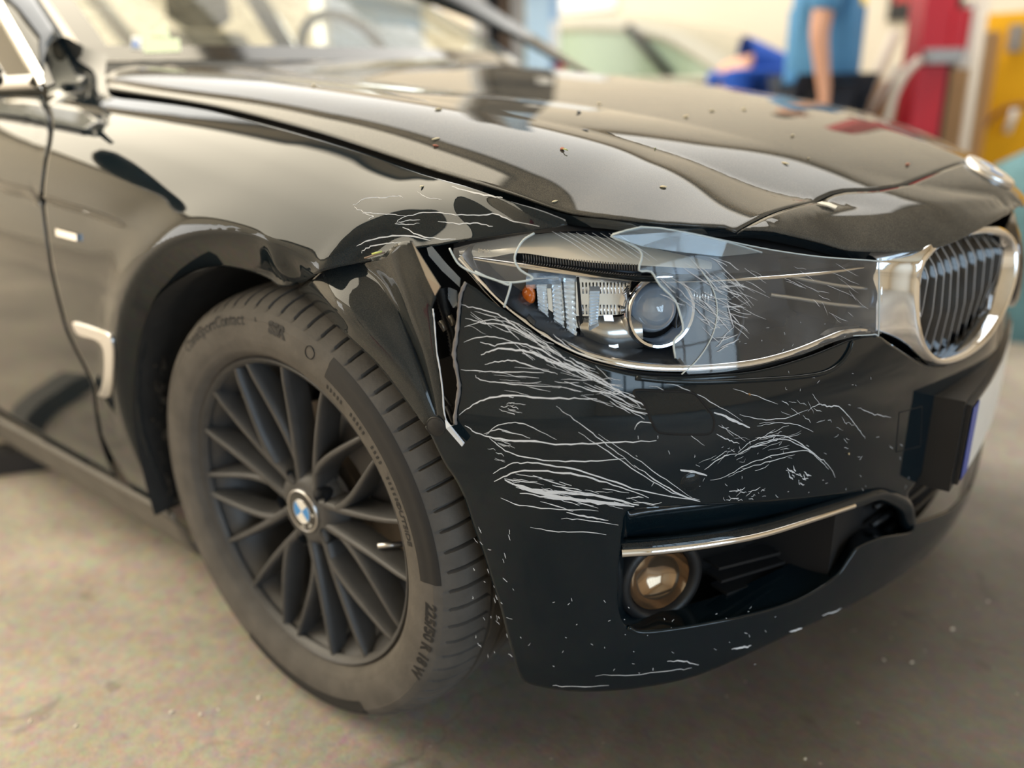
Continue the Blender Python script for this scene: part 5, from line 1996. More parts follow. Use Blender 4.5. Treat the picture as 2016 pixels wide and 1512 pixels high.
def person(name, label, J, shirt, loc, slim=1.0):
    """J: joints dict; body one continuous skin, clothes as children"""
    P = lambda k: tuple(J[k])
    mid = lambda a, b, t=0.5: tuple(np.array(J[a]) * (1 - t) + np.array(J[b]) * t)
    names = ['pelvis', 'belly', 'chest', 'neck', 'head', 'headtop', 'shL', 'elL', 'wrL', 'shR', 'elR', 'wrR', 'hipL', 'knL', 'anL', 'toL', 'hipR', 'knR', 'anR', 'toR']
    rad = {'pelvis': (0.145, 0.115), 'belly': (0.135, 0.105), 'chest': (0.155, 0.115), 'neck': 0.055, 'head': (0.078, 0.095), 'headtop': (0.06, 0.07), 'shL': 0.062, 'shR': 0.062, 'elL': 0.042, 'elR': 0.042, 'wrL': 0.029, 'wrR': 0.029,
           'hipL': 0.092, 'hipR': 0.092, 'knL': 0.058, 'knR': 0.058, 'anL': 0.040, 'anR': 0.040, 'toL': 0.034, 'toR': 0.034}
    sl = lambda k: slim if k in ('pelvis', 'belly', 'chest', 'neck') else (0.5 + 0.5 * slim if k in ('shL', 'shR') else 1.0)
    nodes = [(P(k), (rad[k][0] * sl(k), rad[k][1] * sl(k)) if not np.isscalar(rad[k]) else rad[k] * sl(k)) for k in names]
    ix = {k: i for i, k in enumerate(names)}
    E_ = [('pelvis', 'belly'), ('belly', 'chest'), ('chest', 'neck'), ('neck', 'head'), ('head', 'headtop'), ('chest', 'shL'), ('shL', 'elL'), ('elL', 'wrL'), ('chest', 'shR'), ('shR', 'elR'), ('elR', 'wrR'), ('pelvis', 'hipL'), ('hipL', 'knL'), ('knL', 'anL'), ('anL', 'toL'), ('pelvis', 'hipR'), ('hipR', 'knR'), ('knR', 'anR'), ('anR', 'toR')]
    edges = [(ix[a], ix[b]) for a, b in E_]
    for s_ in ('L', 'R'):
        d = np.array(J['wr' + s_]) - np.array(J['el' + s_])
        hn, he = hand(J['wr' + s_], d, J.get('side', (0, 1, 0)), 'skin', None)
        o0 = len(nodes)
        nodes += hn[1:]
        for a, b in he:
            a2 = ix['wr' + s_] if a == 0 else o0 + a - 1
            edges.append((a2, o0 + b - 1))
    body = skin_mesh(name, nodes, edges, 'skin')
    tag(body, label, 'person')
    def cloth(nm, ks, es, grow, mat, cut=None):
        n2 = []
        for k in ks:
            if isinstance(k, tuple):
                a, b, t, r = k
                n2.append((mid(a, b, t), r))
            else:
                r = rad[k]
                n2.append((P(k), r * grow if np.isscalar(r) else (r[0] * grow, r[1] * grow)))
        skin_mesh(nm, n2, es, mat, body)
    cloth('t_shirt', ['belly', ('belly', 'pelvis', 0.95, (0.185, 0.155)), 'chest', ('chest', 'neck', 0.55, 0.10), 'shL', ('shL', 'elL', 0.8, 0.08), 'shR', ('shR', 'elR', 0.8, 0.08)], [(0, 1), (0, 2), (2, 3), (2, 4), (4, 5), (2, 6), (6, 7)], 1.32, shirt)
    cloth('trousers', ['pelvis', 'hipL', 'knL', ('knL', 'anL', 0.97, 0.062), 'hipR', 'knR', ('knR', 'anR', 0.97, 0.062)], [(0, 1), (1, 2), (2, 3), (0, 4), (4, 5), (5, 6)], 1.22, 'trousers_navy')
    for s_ in ('L', 'R'):
        a, t = np.array(J['an' + s_]), np.array(J['to' + s_])
        skin_mesh('shoe', [((a[0], a[1], 0.06), 0.052), (tuple((a + t) / 2 * np.array([1, 1, 0]) + np.array([0, 0, 0.042])), 0.048), ((t[0], t[1], 0.036), 0.042)], [(0, 1), (1, 2)], 'shoe_black', body)
    h, ht = np.array(J['head']), np.array(J['headtop'])
    fw = np.array(J['face'], float)
    skin_mesh('hair', [(tuple(h - fw * 0.045 + (ht - h) * 0.3), 0.075), (tuple(ht - fw * 0.02), 0.072), (tuple(ht + fw * 0.03 + (ht - h) * 0.1), 0.055)], [(0, 1), (1, 2)], 'hair_dark', body)
    sd = np.cross(fw, (ht - h) / np.linalg.norm(ht - h))
    m = MB()
    for sg in (-1, 1):
        e = h + fw * 0.088 + sd * sg * 0.032 + (ht - h) * 0.35
        m.lathe([(0.0001, 0.010), (0.008, 0.006), (0.010, 0.0), (0.008, -0.006), (0.0001, -0.010)], 10, 'z', tuple(e))
    m.build('eyes', 'dark_frame', body)
    nz = h + fw * 0.092 + (ht - h) * 0.05
    skin_mesh('nose', [(tuple(nz + (ht - h) * 0.35 - fw * 0.008), 0.009), (tuple(nz + fw * 0.012), 0.014)], [(0, 1)], 'skin', body)
    m = MB()
    mo = h + fw * 0.090 - (ht - h) * 0.28
    m.tube([mo - sd * 0.022, mo + fw * 0.004, mo + sd * 0.022], 0.005, 6)
    m.build('mouth', 'label_red', body)
    for sg in (-1, 1):
        skin_mesh('ear', [(tuple(h + sd * sg * 0.082 + (ht - h) * 0.3), 0.016), (tuple(h + sd * sg * 0.086), 0.012)], [(0, 1)], 'skin', body)
    return body


def world_of(base, f):
    """figure axes: forward f, left l"""
    f = np.array(f, float)
    f /= np.linalg.norm(f)
    l = np.array([-f[1], f[0], 0])
    return lambda fw, lf, z: tuple(np.array(base) + f * fw + l * lf + np.array([0, 0, z]))


# standing person in the light blue shirt: profile to the camera, near arm hanging
bp_ = at(1612, 190, 1, 3.3)
ps = world_of((float(bp_[0]), 3.3, 0), u_)
J = {'pelvis': ps(0, 0, 0.93), 'belly': ps(0.0, 0, 1.08), 'chest': ps(0.0, 0, 1.30), 'neck': ps(0.01, 0, 1.49), 'head': ps(0.05, 0, 1.62), 'headtop': ps(0.055, 0, 1.71),
     'shL': ps(0.0, 0.19, 1.41), 'elL': ps(-0.02, 0.24, 1.12), 'wrL': ps(0.05, 0.25, 0.88), 'shR': ps(-0.06, -0.19, 1.41), 'elR': ps(-0.115, -0.24, 1.13), 'wrR': ps(-0.07, -0.25, 0.90),
     'hipL': ps(0, 0.10, 0.87), 'knL': ps(0.03, 0.11, 0.48), 'anL': ps(0.0, 0.11, 0.09), 'toL': ps(0.17, 0.13, 0.04), 'hipR': ps(0, -0.10, 0.87), 'knR': ps(0.02, -0.11, 0.48), 'anR': ps(-0.04, -0.11, 0.09), 'toR': ps(0.13, -0.13, 0.04), 'face': u_, 'side': -n_}
person('person', 'person standing in light blue t-shirt with one arm hanging down', J, 'shirt_blue', bp_)
# bent person in the royal blue shirt, leaning over to the left of the standing one
bq_ = at(1560, 190, 1, 3.75)
pb_ = world_of((float(bq_[0]), 3.75, 0), -u_)
J = {'pelvis': pb_(0, 0, 0.93), 'belly': pb_(0.10, 0, 1.05), 'chest': pb_(0.25, 0, 1.04), 'neck': pb_(0.37, 0, 0.84), 'head': pb_(0.41, 0, 0.73), 'headtop': pb_(0.44, 0, 0.65),
     'shL': pb_(0.33, 0.17, 0.96), 'elL': pb_(0.34, 0.20, 0.68), 'wrL': pb_(0.46, 0.16, 0.50), 'shR': pb_(0.33, -0.17, 0.96), 'elR': pb_(0.34, -0.20, 0.68), 'wrR': pb_(0.46, -0.16, 0.50),
     'hipL': pb_(-0.02, 0.10, 0.86), 'knL': pb_(0.06, 0.11, 0.47), 'anL': pb_(-0.02, 0.11, 0.09), 'toL': pb_(0.15, 0.12, 0.04), 'hipR': pb_(-0.02, -0.10, 0.86), 'knR': pb_(0.05, -0.11, 0.47), 'anR': pb_(-0.05, -0.11, 0.09), 'toR': pb_(0.12, -0.12, 0.04), 'face': np.array([-u_[0] * 0.5, -u_[1] * 0.5, -0.86]), 'side': n_}
person('person', 'person in royal blue shirt bending forward behind the hood', J, 'shirt_royal', bq_, 0.72)

# red lift post
rl = at(1822, 140, 1, 3.6)
RL = thing('red_lift_post', 'red steel lift post with grey carriage fittings', 'car lift', (float(rl[0]), 3.6, 0))
pm = 4.0 / 1600


def rp(name, dpx0, dpx1, z0, z1, dep, mat, out=0.0):
    c = np.array([rl[0], 3.6, 0]) + u_ * ((dpx0 + dpx1) / 2 - 1822) * pm - n_ * out
    return boxobj(name, (c[0], c[1], (z0 + z1) / 2), ((dpx1 - dpx0) * pm, dep, z1 - z0), mat, RL, 0.004, RZM)


rp('post', 1792, 1846, 0.0, 1.9, 0.16, 'lift_red')
rp('base_plate', 1780, 1870, 0.0, 0.02, 0.3, 'lift_grey')
rp('carriage', 1840, 1872, 1.05, 1.22, 0.12, 'lift_red', 0.03)
rp('side_rail', 1848, 1866, 0.0, 1.85, 0.10, 'dark_frame', -0.03)
rp('fitting', 1796, 1856, 1.00, 1.06, 0.08, 'grey_steel', 0.11)
rp('fitting', 1876, 1910, 0.98, 1.26, 0.06, 'paper_white', -0.02)
m = MB()
a0 = np.array([rl[0], 3.6, 0]) - n_ * 0.14
m.tube(catmull([a0 + u_ * -0.10 + np.array([0, 0, 1.02]), a0 + u_ * -0.16 + np.array([0, 0, 0.95]), a0 + u_ * -0.20 + np.array([0, 0, 0.82]), a0 + u_ * -0.22 + np.array([0, 0, 0.5]), a0 + u_ * -0.2 + np.array([0, 0, 0.06])], 6), 0.018, 10)
m.build('lift_hose', 'pipe_pale', RL)
m = MB()
m.tube([a0 + u_ * 0.14 + np.array([0, 0, 1.35]), a0 + u_ * 0.155 + np.array([0, 0, 0.5]), a0 + u_ * 0.155 + np.array([0, 0, 0.03])], 0.02, 10)
m.build('pale_conduit', 'pipe_pale', RL)

# yellow board on the wall side with hoses
yb = at(1897, 200, 1, 4.2)
YB = thing('yellow_board', 'large yellow board standing behind the red post with pale trim', 'board', (float(yb[0]) + 0.7, 4.2, 0))
boxobj('board_panel', (yb[0] + 0.75, 4.25, 0.63), (1.5, 0.05, 1.21), 'yellow_board', YB, 0.004)
boxobj('board_foot', (yb[0] + 0.3, 4.25, 0.02), (0.08, 0.4, 0.04), 'lift_grey', YB)
boxobj('board_foot', (yb[0] + 1.2, 4.25, 0.02), (0.08, 0.4, 0.04), 'lift_grey', YB)
HO = thing('air_hose', 'brown air hose looped on the yellow board', 'hose', (float(yb[0]) + 0.4, 4.2, 0.6))
hc = at(2000, 290, 1, 4.19)
m = MB()
m.tube([hc + np.array([0.17 * math.cos(a), -0.01, 0.20 * math.sin(a)]) for a in np.linspace(0, 2 * math.pi, 30, endpoint=False)], 0.012, 8, closed=True)
m.build('hose_coil', 'hose_brown', HO)
m = MB()
h0 = at(1995, 240, 1, 4.17)
m.tube([h0 + np.array([0, 0, 0.06]), h0 + np.array([-0.02, 0, -0.05])], 0.018, 8)
m.build('hose_nozzle', 'paper_white', HO)
boxobj('hose_hook', tuple(at(2000, 75, 1, 4.19)), (0.06, 0.04, 0.12), 'grey_steel', HO)

# carton stack, dark stand and picture between the person and the red post
cx_ = at(1748, 180, 1, 4.0)
o = boxobj('carton', (cx_[0] + 0.04, 3.99, 0.47), (0.24, 0.14, 0.94), 'cardboard', None, 0.004)
tag(o, 'tall brown carton standing between the workers and the red post', 'carton')
cy_ = at(1790, 120, 1, 3.95)
o = boxobj('carton', (cy_[0] + 0.22, 3.99, 0.57), (0.28, 0.2, 1.14), 'cardboard', None, 0.004)
tag(o, 'taller brown carton standing behind the red post', 'carton')
st = at(1683, 100, 1, 4.06)
ST = thing('work_stand', 'dark upright stand with a yellow top beside the carton', 'stand', (float(st[0]), 4.06, 0))
m = MB()
m.tube([(st[0], 4.06, 0.02), (st[0], 4.06, 1.24)], 0.022, 10)
m.build('stand_pole', 'dark_frame', ST)
m = MB()
m.tube([(st[0], 4.06, 1.24), (st[0], 4.06, 1.36)], 0.03, 10)
m.build('stand_top', 'sign_yellow', ST)
m = MB()
m.lathe([(0.06, 0.0), (0.06, 0.015), (0.03, 0.03), (0.02, 0.05)], 24, 'z', (st[0], 4.06, 0.0))
m.build('stand_base', 'dark_frame', ST)
dp = at(1745, 150, 1, 4.0)
m = MB()
p0, p1 = at(1700, 215, 1, 3.86), at(1765, 60, 1, 3.86)
p2 = np.array([p0[0] - 0.03, 3.86, 0.02])
m.tube([p2, p0, p1], 0.024, 10)
o = m.build('exhaust_tube', 'pipe_pale', None)
tag(o, 'pale slanting exhaust tube in front of the cartons', 'pipe')
m = MB()
p0, p1 = at(1712, 230, 1, 3.79), at(1770, 130, 1, 3.79)
m.tube([np.array([p0[0] - 0.03, 3.79, 0.02]), p0, p1], 0.014, 8)
o = m.build('steel_bar', 'grey_steel', None)
tag(o, 'thin grey steel bar leaning beside the red post', 'bar')
pf = at(1788, 10, 1, 6.17)
PF = thing('framed_picture', 'dark framed picture with red print on cream wall', 'picture', (float(pf[0]), 6.17, 1.5))
boxobj('picture_frame', (pf[0], 6.18, pf[2] + 0.1), (0.27, 0.03, 0.40), 'dark_frame', PF, 0.004)
boxobj('picture_print', (pf[0], 6.163, pf[2] + 0.10), (0.20, 0.004, 0.16), 'label_red', PF)
# wall shelf with odds and ends behind the bent person
sf = at(1400, 105, 1, 6.0)
SF = thing('wall_shelf', 'narrow wall shelf behind the parked car', 'shelf', (float(sf[0]), 6.1, 1.1))
boxobj('shelf_board', (sf[0], 6.08, sf[2] - 0.06), (0.7, 0.22, 0.03), 'pipe_pale', SF)
boxobj('shelf_bracket', (sf[0] - 0.25, 6.14, sf[2] - 0.15), (0.03, 0.1, 0.15), 'grey_steel', SF)
boxobj('shelf_bracket', (sf[0] + 0.25, 6.14, sf[2] - 0.15), (0.03, 0.1, 0.15), 'grey_steel', SF)
o = boxobj('tool_case', (sf[0] - 0.1, 6.06, sf[2] + 0.0), (0.26, 0.16, 0.09), 'cardboard', None, 0.01)
tag(o, 'brown case lying on the narrow wall shelf', 'case')
o = boxobj('tin', (sf[0] + 0.16, 6.06, sf[2] - 0.0), (0.12, 0.12, 0.09), 'chain_brown', None, 0.01)
tag(o, 'small dark brown tin on the narrow wall shelf', 'tin')
# curtain-like pale shutter on the far wall
pc_ = at(1140, 5, 1, 6.15)
o = boxobj('wall_board', (pc_[0], 6.18, pc_[2] + 0.32), (0.75, 0.03, 0.8), 'lift_white', None, 0.005)
tag(o, 'pale grey white board on the far wall above the parked car', 'board')
# teal bag on the floor behind the nose
bg_ = at(2010, 345, 1, 3.0)
m = MB()
rows = []
for z, s_ in ((0.0, 0.9), (0.15, 1.05), (0.45, 1.0), (0.62, 0.8), (0.68, 0.4), (0.69, 0.01)):
    rows.append([(bg_[0] + 0.1 + 0.24 * s_ * math.cos(a) * (1 + 0.08 * math.sin(5 * a)), 3.0 + 0.2 * s_ * math.sin(a), z) for a in np.linspace(0, 2 * math.pi, 24, endpoint=False)])
m.grid(rows, close_u=True)
o = m.build('tool_bag', 'bag_teal', None)
tag(o, 'full teal cloth bag on the floor by the yellow board', 'bag')

# lift arm under the side sill
LA = thing('lift_arm', 'dark steel lift arm lying on floor under side sill', 'lift arm', (-1.45, 0.05, 0))
pA, pB_ = at(0, 905, 2, 0.03), at(160, 885, 2, 0.03)
dv = (pB_ - pA) / np.linalg.norm(pB_ - pA)
m = MB()
ca = (pA + pB_) / 2
an_ = math.atan2(dv[1], dv[0])
m.box((ca[0], ca[1], 0.03), (1.3, 0.085, 0.06), Matrix.Rotation(an_, 3, 'Z'))
m.build('arm_beam', 'dark_frame', LA, smooth=False)
m = MB()
ce = ca + dv * 0.55
m.lathe([(0.06, 0.0), (0.06, 0.05), (0.05, 0.09), (0.001, 0.09)], 24, 'z', (ce[0], ce[1], 0.0))
m.build('arm_pad', 'rubber', LA)

# red compressor and chair behind the photographer (seen mirrored in the chrome)
KX, KY = -0.25, -3.1
CP = thing('air_compressor', 'red air compressor tank with black hose on wheels', 'compressor', (KX, KY, 0))
m = MB()
m.lathe([(0.001, -0.42), (0.12, -0.40), (0.19, -0.32), (0.20, -0.2), (0.20, 0.2), (0.19, 0.32), (0.12, 0.40), (0.001, 0.42)], 32, 'z', (KX, KY, 0.55))
m.build('tank', 'lift_red', CP)
boxobj('motor', (KX, KY, 1.05), (0.24, 0.3, 0.18), 'dark_frame', CP, 0.02)
m = MB()
m.tube(catmull([(KX, KY + 0.2, 1.05), (KX + 0.2, KY + 0.3, 0.9), (KX + 0.25, KY + 0.28, 0.5), (KX + 0.1, KY + 0.25, 0.45)], 6), 0.012, 8)
m.build('compressor_hose', 'rubber', CP)
for a in (0.5, 2.6, 4.7):
    m = MB()
    m.tube([(KX + 0.12 * math.cos(a), KY + 0.12 * math.sin(a), 0.17), (KX + 0.2 * math.cos(a), KY + 0.2 * math.sin(a), 0.02)], 0.02, 8)
    m.build('leg', 'dark_frame', CP)
HX, HY = 0.38, -2.7
CH = thing('chair', 'metal chair with round green seat beside the compressor', 'chair', (HX, HY, 0))
m = MB()
m.lathe([(0.001, 0.44), (0.18, 0.44), (0.21, 0.465), (0.20, 0.49), (0.001, 0.50)], 32, 'z', (HX, HY, 0.0))
m.build('seat', 'seat_green', CH)
for sx in (-1, 1):
    for sy in (-1, 1):
        m = MB()
        m.tube([(HX + sx * 0.15, HY + sy * 0.15, 0.45), (HX + sx * 0.2, HY + sy * 0.2, 0.01)], 0.012, 8)
        m.build('leg', 'satin_chrome', CH)
m = MB()
m.tube(catmull([(HX - 0.18, HY - 0.15, 0.46), (HX - 0.19, HY - 0.22, 0.75), (HX - 0.1, HY - 0.25, 0.88), (HX + 0.1, HY - 0.25, 0.88), (HX + 0.19, HY - 0.22, 0.75), (HX + 0.18, HY - 0.15, 0.46)], 6), 0.011, 8)
for k in (-0.08, 0, 0.08):
    m.tube([(HX + k, HY - 0.18, 0.47), (HX + k, HY - 0.25, 0.87)], 0.007, 6)
m.build('backrest', 'satin_chrome', CH)


# ---------------------------------------------------------------- scratches
_half_n = int(np.argmin(np.abs(_pl[:, 1] - YC))) + 30


def sh_many(pts, inset):
    """vectorised sh(): pixels -> skin points and their (s, z)"""
    D = np.array([ray(a, b) for a, b in pts])
    T = np.linspace(0.55, 1.9, 110)
    out_t = np.zeros(len(D))
    PLx, PLy = _pl[:_half_n, 0], _pl[:_half_n, 1]

    def gm(Pq):
        d2 = (Pq[:, None, 0] - PLx[None]) ** 2 + (Pq[:, None, 1] - PLy[None]) ** 2
        k = d2.argmin(1)
        dx, dy = Pq[:, 0] - PLx[k], Pq[:, 1] - PLy[k]
        d = dx * _nr[k, 0] + dy * _nr[k, 1]
        s = PS[k] + dx * _tn[k, 0] + dy * _tn[k, 1]
        return d - off(s, Pq[:, 2], False) - inset, s
    n, mT = len(D), len(T)
    Pq = (CPOS[None, None] + D[:, None] * T[None, :, None]).reshape(-1, 3)
    g = np.concatenate([gm(Pq[i:i + 4000])[0] for i in range(0, len(Pq), 4000)]).reshape(n, mT)
    cr = (g[:, :-1] < 0) & (g[:, 1:] >= 0)
    k = np.where(cr.any(1), cr.argmax(1), np.abs(g[:, :-1]).argmin(1))
    a, b = T[k], T[k + 1]
    for _ in range(16):
        c = 0.5 * (a + b)
        neg = gm(CPOS[None] + D * c[:, None])[0] < 0
        a, b = np.where(neg, c, a), np.where(neg, b, c)
    Pq = CPOS[None] + D * b[:, None]
    s = gm(Pq)[1]
    return Pq, s


def ribbon_mesh(mb, px, w, inset=-0.0007, wander=0.0, n=5, taper=True):
    px = catmull(px, n)
    if wander:
        px = [np.array(p) + rng.normal(0, wander, 2) for p in px]
    P, s = sh_many(px, 0.0)
    P = P3(s, P[:, 2], inset)
    x, y, nx, ny = plan(s)
    N_ = -np.stack([nx, ny, 0 * nx - 0.25], 1)
    t = np.gradient(P, axis=0)
    t /= np.linalg.norm(t, axis=1)[:, None] + 1e-12
    c = np.cross(t, N_)
    c /= np.linalg.norm(c, axis=1)[:, None] + 1e-12
    m_ = len(P)
    f = np.linspace(0, 1, m_)
    wd = w * (np.clip(np.sin(np.pi * (0.06 + 0.88 * f)), 0.1, 1) ** 0.6 if taper else 1.0) * (0.75 + 0.5 * rng.random(m_))
    rows = [[P[i] - c[i] * wd[i] / 2, P[i] + c[i] * wd[i] / 2] for i in range(m_)]
    mb.grid(rows)


C1 = lambda L: [(800 + a / 2.88, 400 + b / 2.88) for a, b in L]
C5 = lambda L: [(900 + a / 2.016, 850 + b / 2.016) for a, b in L]
C7 = lambda L: [(600 + a / 2.88, b / 2.88) for a, b in L]
MAIN = [
    (C1([(300, 1200), (400, 1130), (500, 1100), (600, 1090), (800, 1105), (950, 1105), (1080, 1110)]), 3.2),
    (C1([(330, 1260), (420, 1310), (560, 1340), (700, 1350), (850, 1365), (1000, 1362), (1200, 1355), (1420, 1345)]), 3.4),
    (C1([(450, 1310), (520, 1260), (620, 1245), (720, 1270), (850, 1340)]), 1.8),
    (C1([(440, 1310), (520, 1280), (600, 1300), (700, 1330)]), 1.8),
    (C1([(470, 1330), (560, 1400), (700, 1445), (900, 1460), (1080, 1460), (1240, 1445)]), 2.4),
    (C1([(850, 1150), (950, 1225), (1080, 1320), (1180, 1400), (1300, 1500)]), 1.5),
    (C1([(310, 945), (450, 955), (600, 958), (780, 960)]), 2.0),
    (C1([(390, 975), (420, 1000), (520, 1015), (640, 1030), (880, 1042)]), 2.0),
    (C1([(425, 860), (500, 830), (620, 830), (720, 850), (800, 890), (900, 930), (1060, 1000)]), 3.6),
    (C1([(445, 915), (520, 895), (620, 895), (760, 940), (860, 970)]), 2.2),
    (C1([(420, 790), (500, 805), (600, 790), (740, 820), (860, 890), (1000, 950)]), 2.6),
    (C1([(330, 790), (400, 760), (500, 760), (620, 790), (720, 830)]), 1.8),
    (C1([(310, 575), (420, 600), (540, 640), (650, 720), (780, 800)]), 2.2),
    (C1([(340, 650), (450, 680), (560, 690), (700, 760), (820, 850)]), 2.2),
    (C1([(330, 700), (430, 670), (520, 660), (620, 690)]), 1.8),
    (C1([(620, 680), (760, 780), (900, 880), (1050, 970), (1200, 1060), (1330, 1160)]), 2.2),
    (C1([(700, 830), (850, 900), (1000, 960), (1150, 1040), (1300, 1120), (1420, 1180)]), 3.0),
    (C1([(900, 1010), (1050, 1060), (1180, 1090), (1280, 1150)]), 2.4),
    (C1([(1120, 1080), (1250, 1160), (1400, 1200), (1560, 1210), (1700, 1270)]), 1.8),
    (C1([(1290, 1280), (1330, 1240), (1450, 1250)]), 2.0),
    (C1([(1740, 1180), (1850, 1230), (1950, 1275)]), 5.0),
    (C1([(1760, 1310), (1820, 1340), (1880, 1365)]), 2.2),
    (C1([(1440, 1010), (1600, 1060), (1750, 1140), (1900, 1230)]), 1.5),
    (C5([(145, 165), (220, 125), (320, 125), (450, 145), (600, 190), (760, 240), (960, 275)]), 3.0),
    (C5([(150, 195), (230, 160), (330, 155), (480, 170), (620, 210), (760, 260)]), 3.4),
    (C5([(190, 190), (280, 230), (420, 260), (560, 280), (700, 295)]), 6.0),
    (C5([(220, 205), (330, 235), (460, 245), (600, 262), (720, 290)]), 5.0),
    (C5([(250, 240), (380, 262), (520, 272), (660, 285)]), 4.0),
    (C5([(175, 265), (250, 290), (400, 305), (560, 310)]), 2.0),
    (C5([(290, 380), (400, 395), (500, 395), (590, 408)]), 1.8),
    (C5([(415, 345), (520, 350), (640, 370)]), 1.8),
    (C5([(430, 318), (520, 335), (600, 352)]), 3.0),
    (C5([(1115, 80), (1180, 30), (1280, 15), (1350, 40), (1420, 90), (1470, 130), (1500, 180)]), 2.2),
    (C5([(1120, 90), (1190, 45), (1290, 28), (1360, 55), (1425, 100), (1470, 150)]), 1.8),
    (C5([(1100, 95), (1170, 60), (1240, 40), (1300, 20)]), 2.0),
    (C5([(1060, 180), (1150, 130), (1250, 95), (1370, 75), (1420, 90)]), 2.0),
    (C5([(1075, 180), (1160, 140), (1260, 110), (1340, 90)]), 1.6),
    (C5([(980, 150), (1050, 100), (1110, 85)]), 1.8),
    (C5([(885, 150), (930, 158), (990, 172)]), 4.5),
    (C5([(480, 0), (600, 80), (720, 160), (850, 240), (960, 270)]), 1.8),
    (C5([(560, 10), (700, 100), (830, 190), (930, 260)]), 1.5),
    (C5([(700, 130), (800, 200), (900, 255), (965, 275)]), 2.6),
    (C5([(550, 965), (700, 965), (850, 945), (930, 938)]), 1.5),
    (C5([(380, 1005), (450, 1010), (600, 1005)]), 1.5),
    (C5([(830, 910), (900, 910), (960, 925)]), 2.6),
    (C5([(1090, 862), (1130, 855), (1165, 848)]), 4.0),
    (C5([(1315, 792), (1345, 785), (1370, 776)]), 4.0),
    (C5([(1450, 730), (1490, 715), (1525, 700)]), 2.6),
    ([(1590, 808), (1612, 795), (1628, 800), (1650, 800), (1672, 822), (1690, 845), (1703, 862)], 2.0),
    ([(1688, 802), (1712, 812), (1735, 818), (1752, 822)], 1.4),
    ([(1455, 815), (1500, 825), (1545, 822), (1590, 806)], 1.6),
    ([(1440, 765), (1490, 780), (1530, 796)], 1.4),
    ([(1490, 838), (1530, 832), (1570, 836), (1600, 850)], 1.5),
]
PXM = 0.00058
for L, w in MAIN:
    mb = MB()
    ribbon_mesh(mb, L, w * PXM, wander=0.8)
    mb.build('scratch', 'white_scratch', bumper, smooth=False)
FEND = [
    ([(280, 1165), (350, 1125), (450, 1120), (520, 1110), (560, 1120)], 1.5),
    ([(285, 1165), (300, 1185), (370, 1205), (480, 1215), (560, 1225)], 1.5),
    ([(500, 1270), (560, 1230), (700, 1205), (850, 1220), (1000, 1225), (1070, 1220), (1180, 1260), (1330, 1280)], 1.8),
    ([(500, 1270), (560, 1277), (640, 1270)], 1.5), ([(520, 1265), (560, 1255), (640, 1250)], 1.5),
    ([(540, 1290), (620, 1335), (740, 1360), (850, 1360)], 2.2),
    ([(740, 1260), (850, 1272), (950, 1268), (1060, 1290)], 2.0),
    ([(275, 1400), (340, 1370), (440, 1350), (600, 1350), (700, 1370)], 2.6),
    ([(290, 1440), (330, 1410), (430, 1390), (520, 1380)], 2.4),
    ([(640, 1090), (700, 1120), (780, 1130)], 1.2),
    ([(830, 1055), (930, 1090), (1060, 1115), (1120, 1120)], 2.4),
    ([(360, 1240), (390, 1225), (330, 1210)], 1.5),
]
for L, w in FEND:
    mb = MB()
    ribbon_mesh(mb, C7(L), w * PXM * 1.1, wander=0.8)
    mb.build('scratch', 'white_scratch', fender, smooth=False)

# fine scratches nobody could count
mb = MB()


def burst(n, box, ang, spread, ln, w):
    x0, y0, x1, y1 = box
    for _ in range(n):
        x, y = rng.uniform(x0, x1), rng.uniform(y0, y1)
        a = math.radians(rng.normal(ang, spread))
        l = rng.uniform(*ln)
        k = rng.normal(0, 0.12)
        pts = [(x + math.cos(a) * l * f - math.sin(a) * l * k * f * f, y + math.sin(a) * l * f + math.cos(a) * l * k * f * f) for f in (0, 0.35, 0.7, 1)]
        ribbon_mesh(mb, pts, rng.uniform(*w) * PXM, n=2, wander=0.4)


def band_burst(n, line, half, spread, ln, w):
    L = np.array(line, float)
    for _ in range(n):
        f = rng.uniform(0, len(L) - 1.001)
        i = int(f)
        p = L[i] + (L[i + 1] - L[i]) * (f - i)
        d = L[i + 1] - L[i]
        a = math.atan2(d[1], d[0]) + math.radians(rng.normal(0, spread))
        o = rng.normal(0, half)
        nn = np.array([-d[1], d[0]]) / np.linalg.norm(d)
        q = p + nn * o
        l = rng.uniform(*ln)
        ribbon_mesh(mb, [(q[0] + math.cos(a) * l * f2, q[1] + math.sin(a) * l * f2 + rng.normal(0, 1)) for f2 in (0, 0.35, 0.7, 1)], rng.uniform(*w) * PXM, n=2, wander=0.4)


band_burst(34, [(925, 610), (1000, 640), (1080, 690), (1180, 745)], 16, 7, (25, 75), (0.6, 1.6))
band_burst(34, [(1050, 690), (1150, 745), (1250, 780), (1330, 800)], 16, 8, (25, 80), (0.6, 1.7))
band_burst(26, [(930, 740), (1050, 750), (1200, 760)], 14, 5, (20, 70), (0.5, 1.2))
band_burst(34, [(985, 945), (1080, 965), (1180, 985), (1250, 1000)], 14, 6, (20, 70), (0.8, 2.4))
band_burst(10, [(955, 870), (985, 880)], 14, 8, (15, 35), (0.8, 1.8))
band_burst(10, [(975, 800), (1010, 800)], 10, 10, (10, 30), (0.8, 1.8))
band_burst(20, [(1240, 775), (1330, 800), (1420, 840)], 18, 10, (20, 60), (0.5, 1.4))
band_burst(26, [(1380, 930), (1450, 895), (1540, 870)], 14, 10, (12, 45), (0.5, 1.3))
band_burst(16, [(1530, 790), (1600, 810), (1690, 830)], 16, 25, (8, 26), (0.6, 1.4))
band_burst(16, [(1548, 922), (1582, 945)], 7, 30, (6, 18), (1.2, 3.0))
band_burst(18, [(1425, 978), (1500, 972)], 5, 25, (6, 20), (0.8, 1.8))
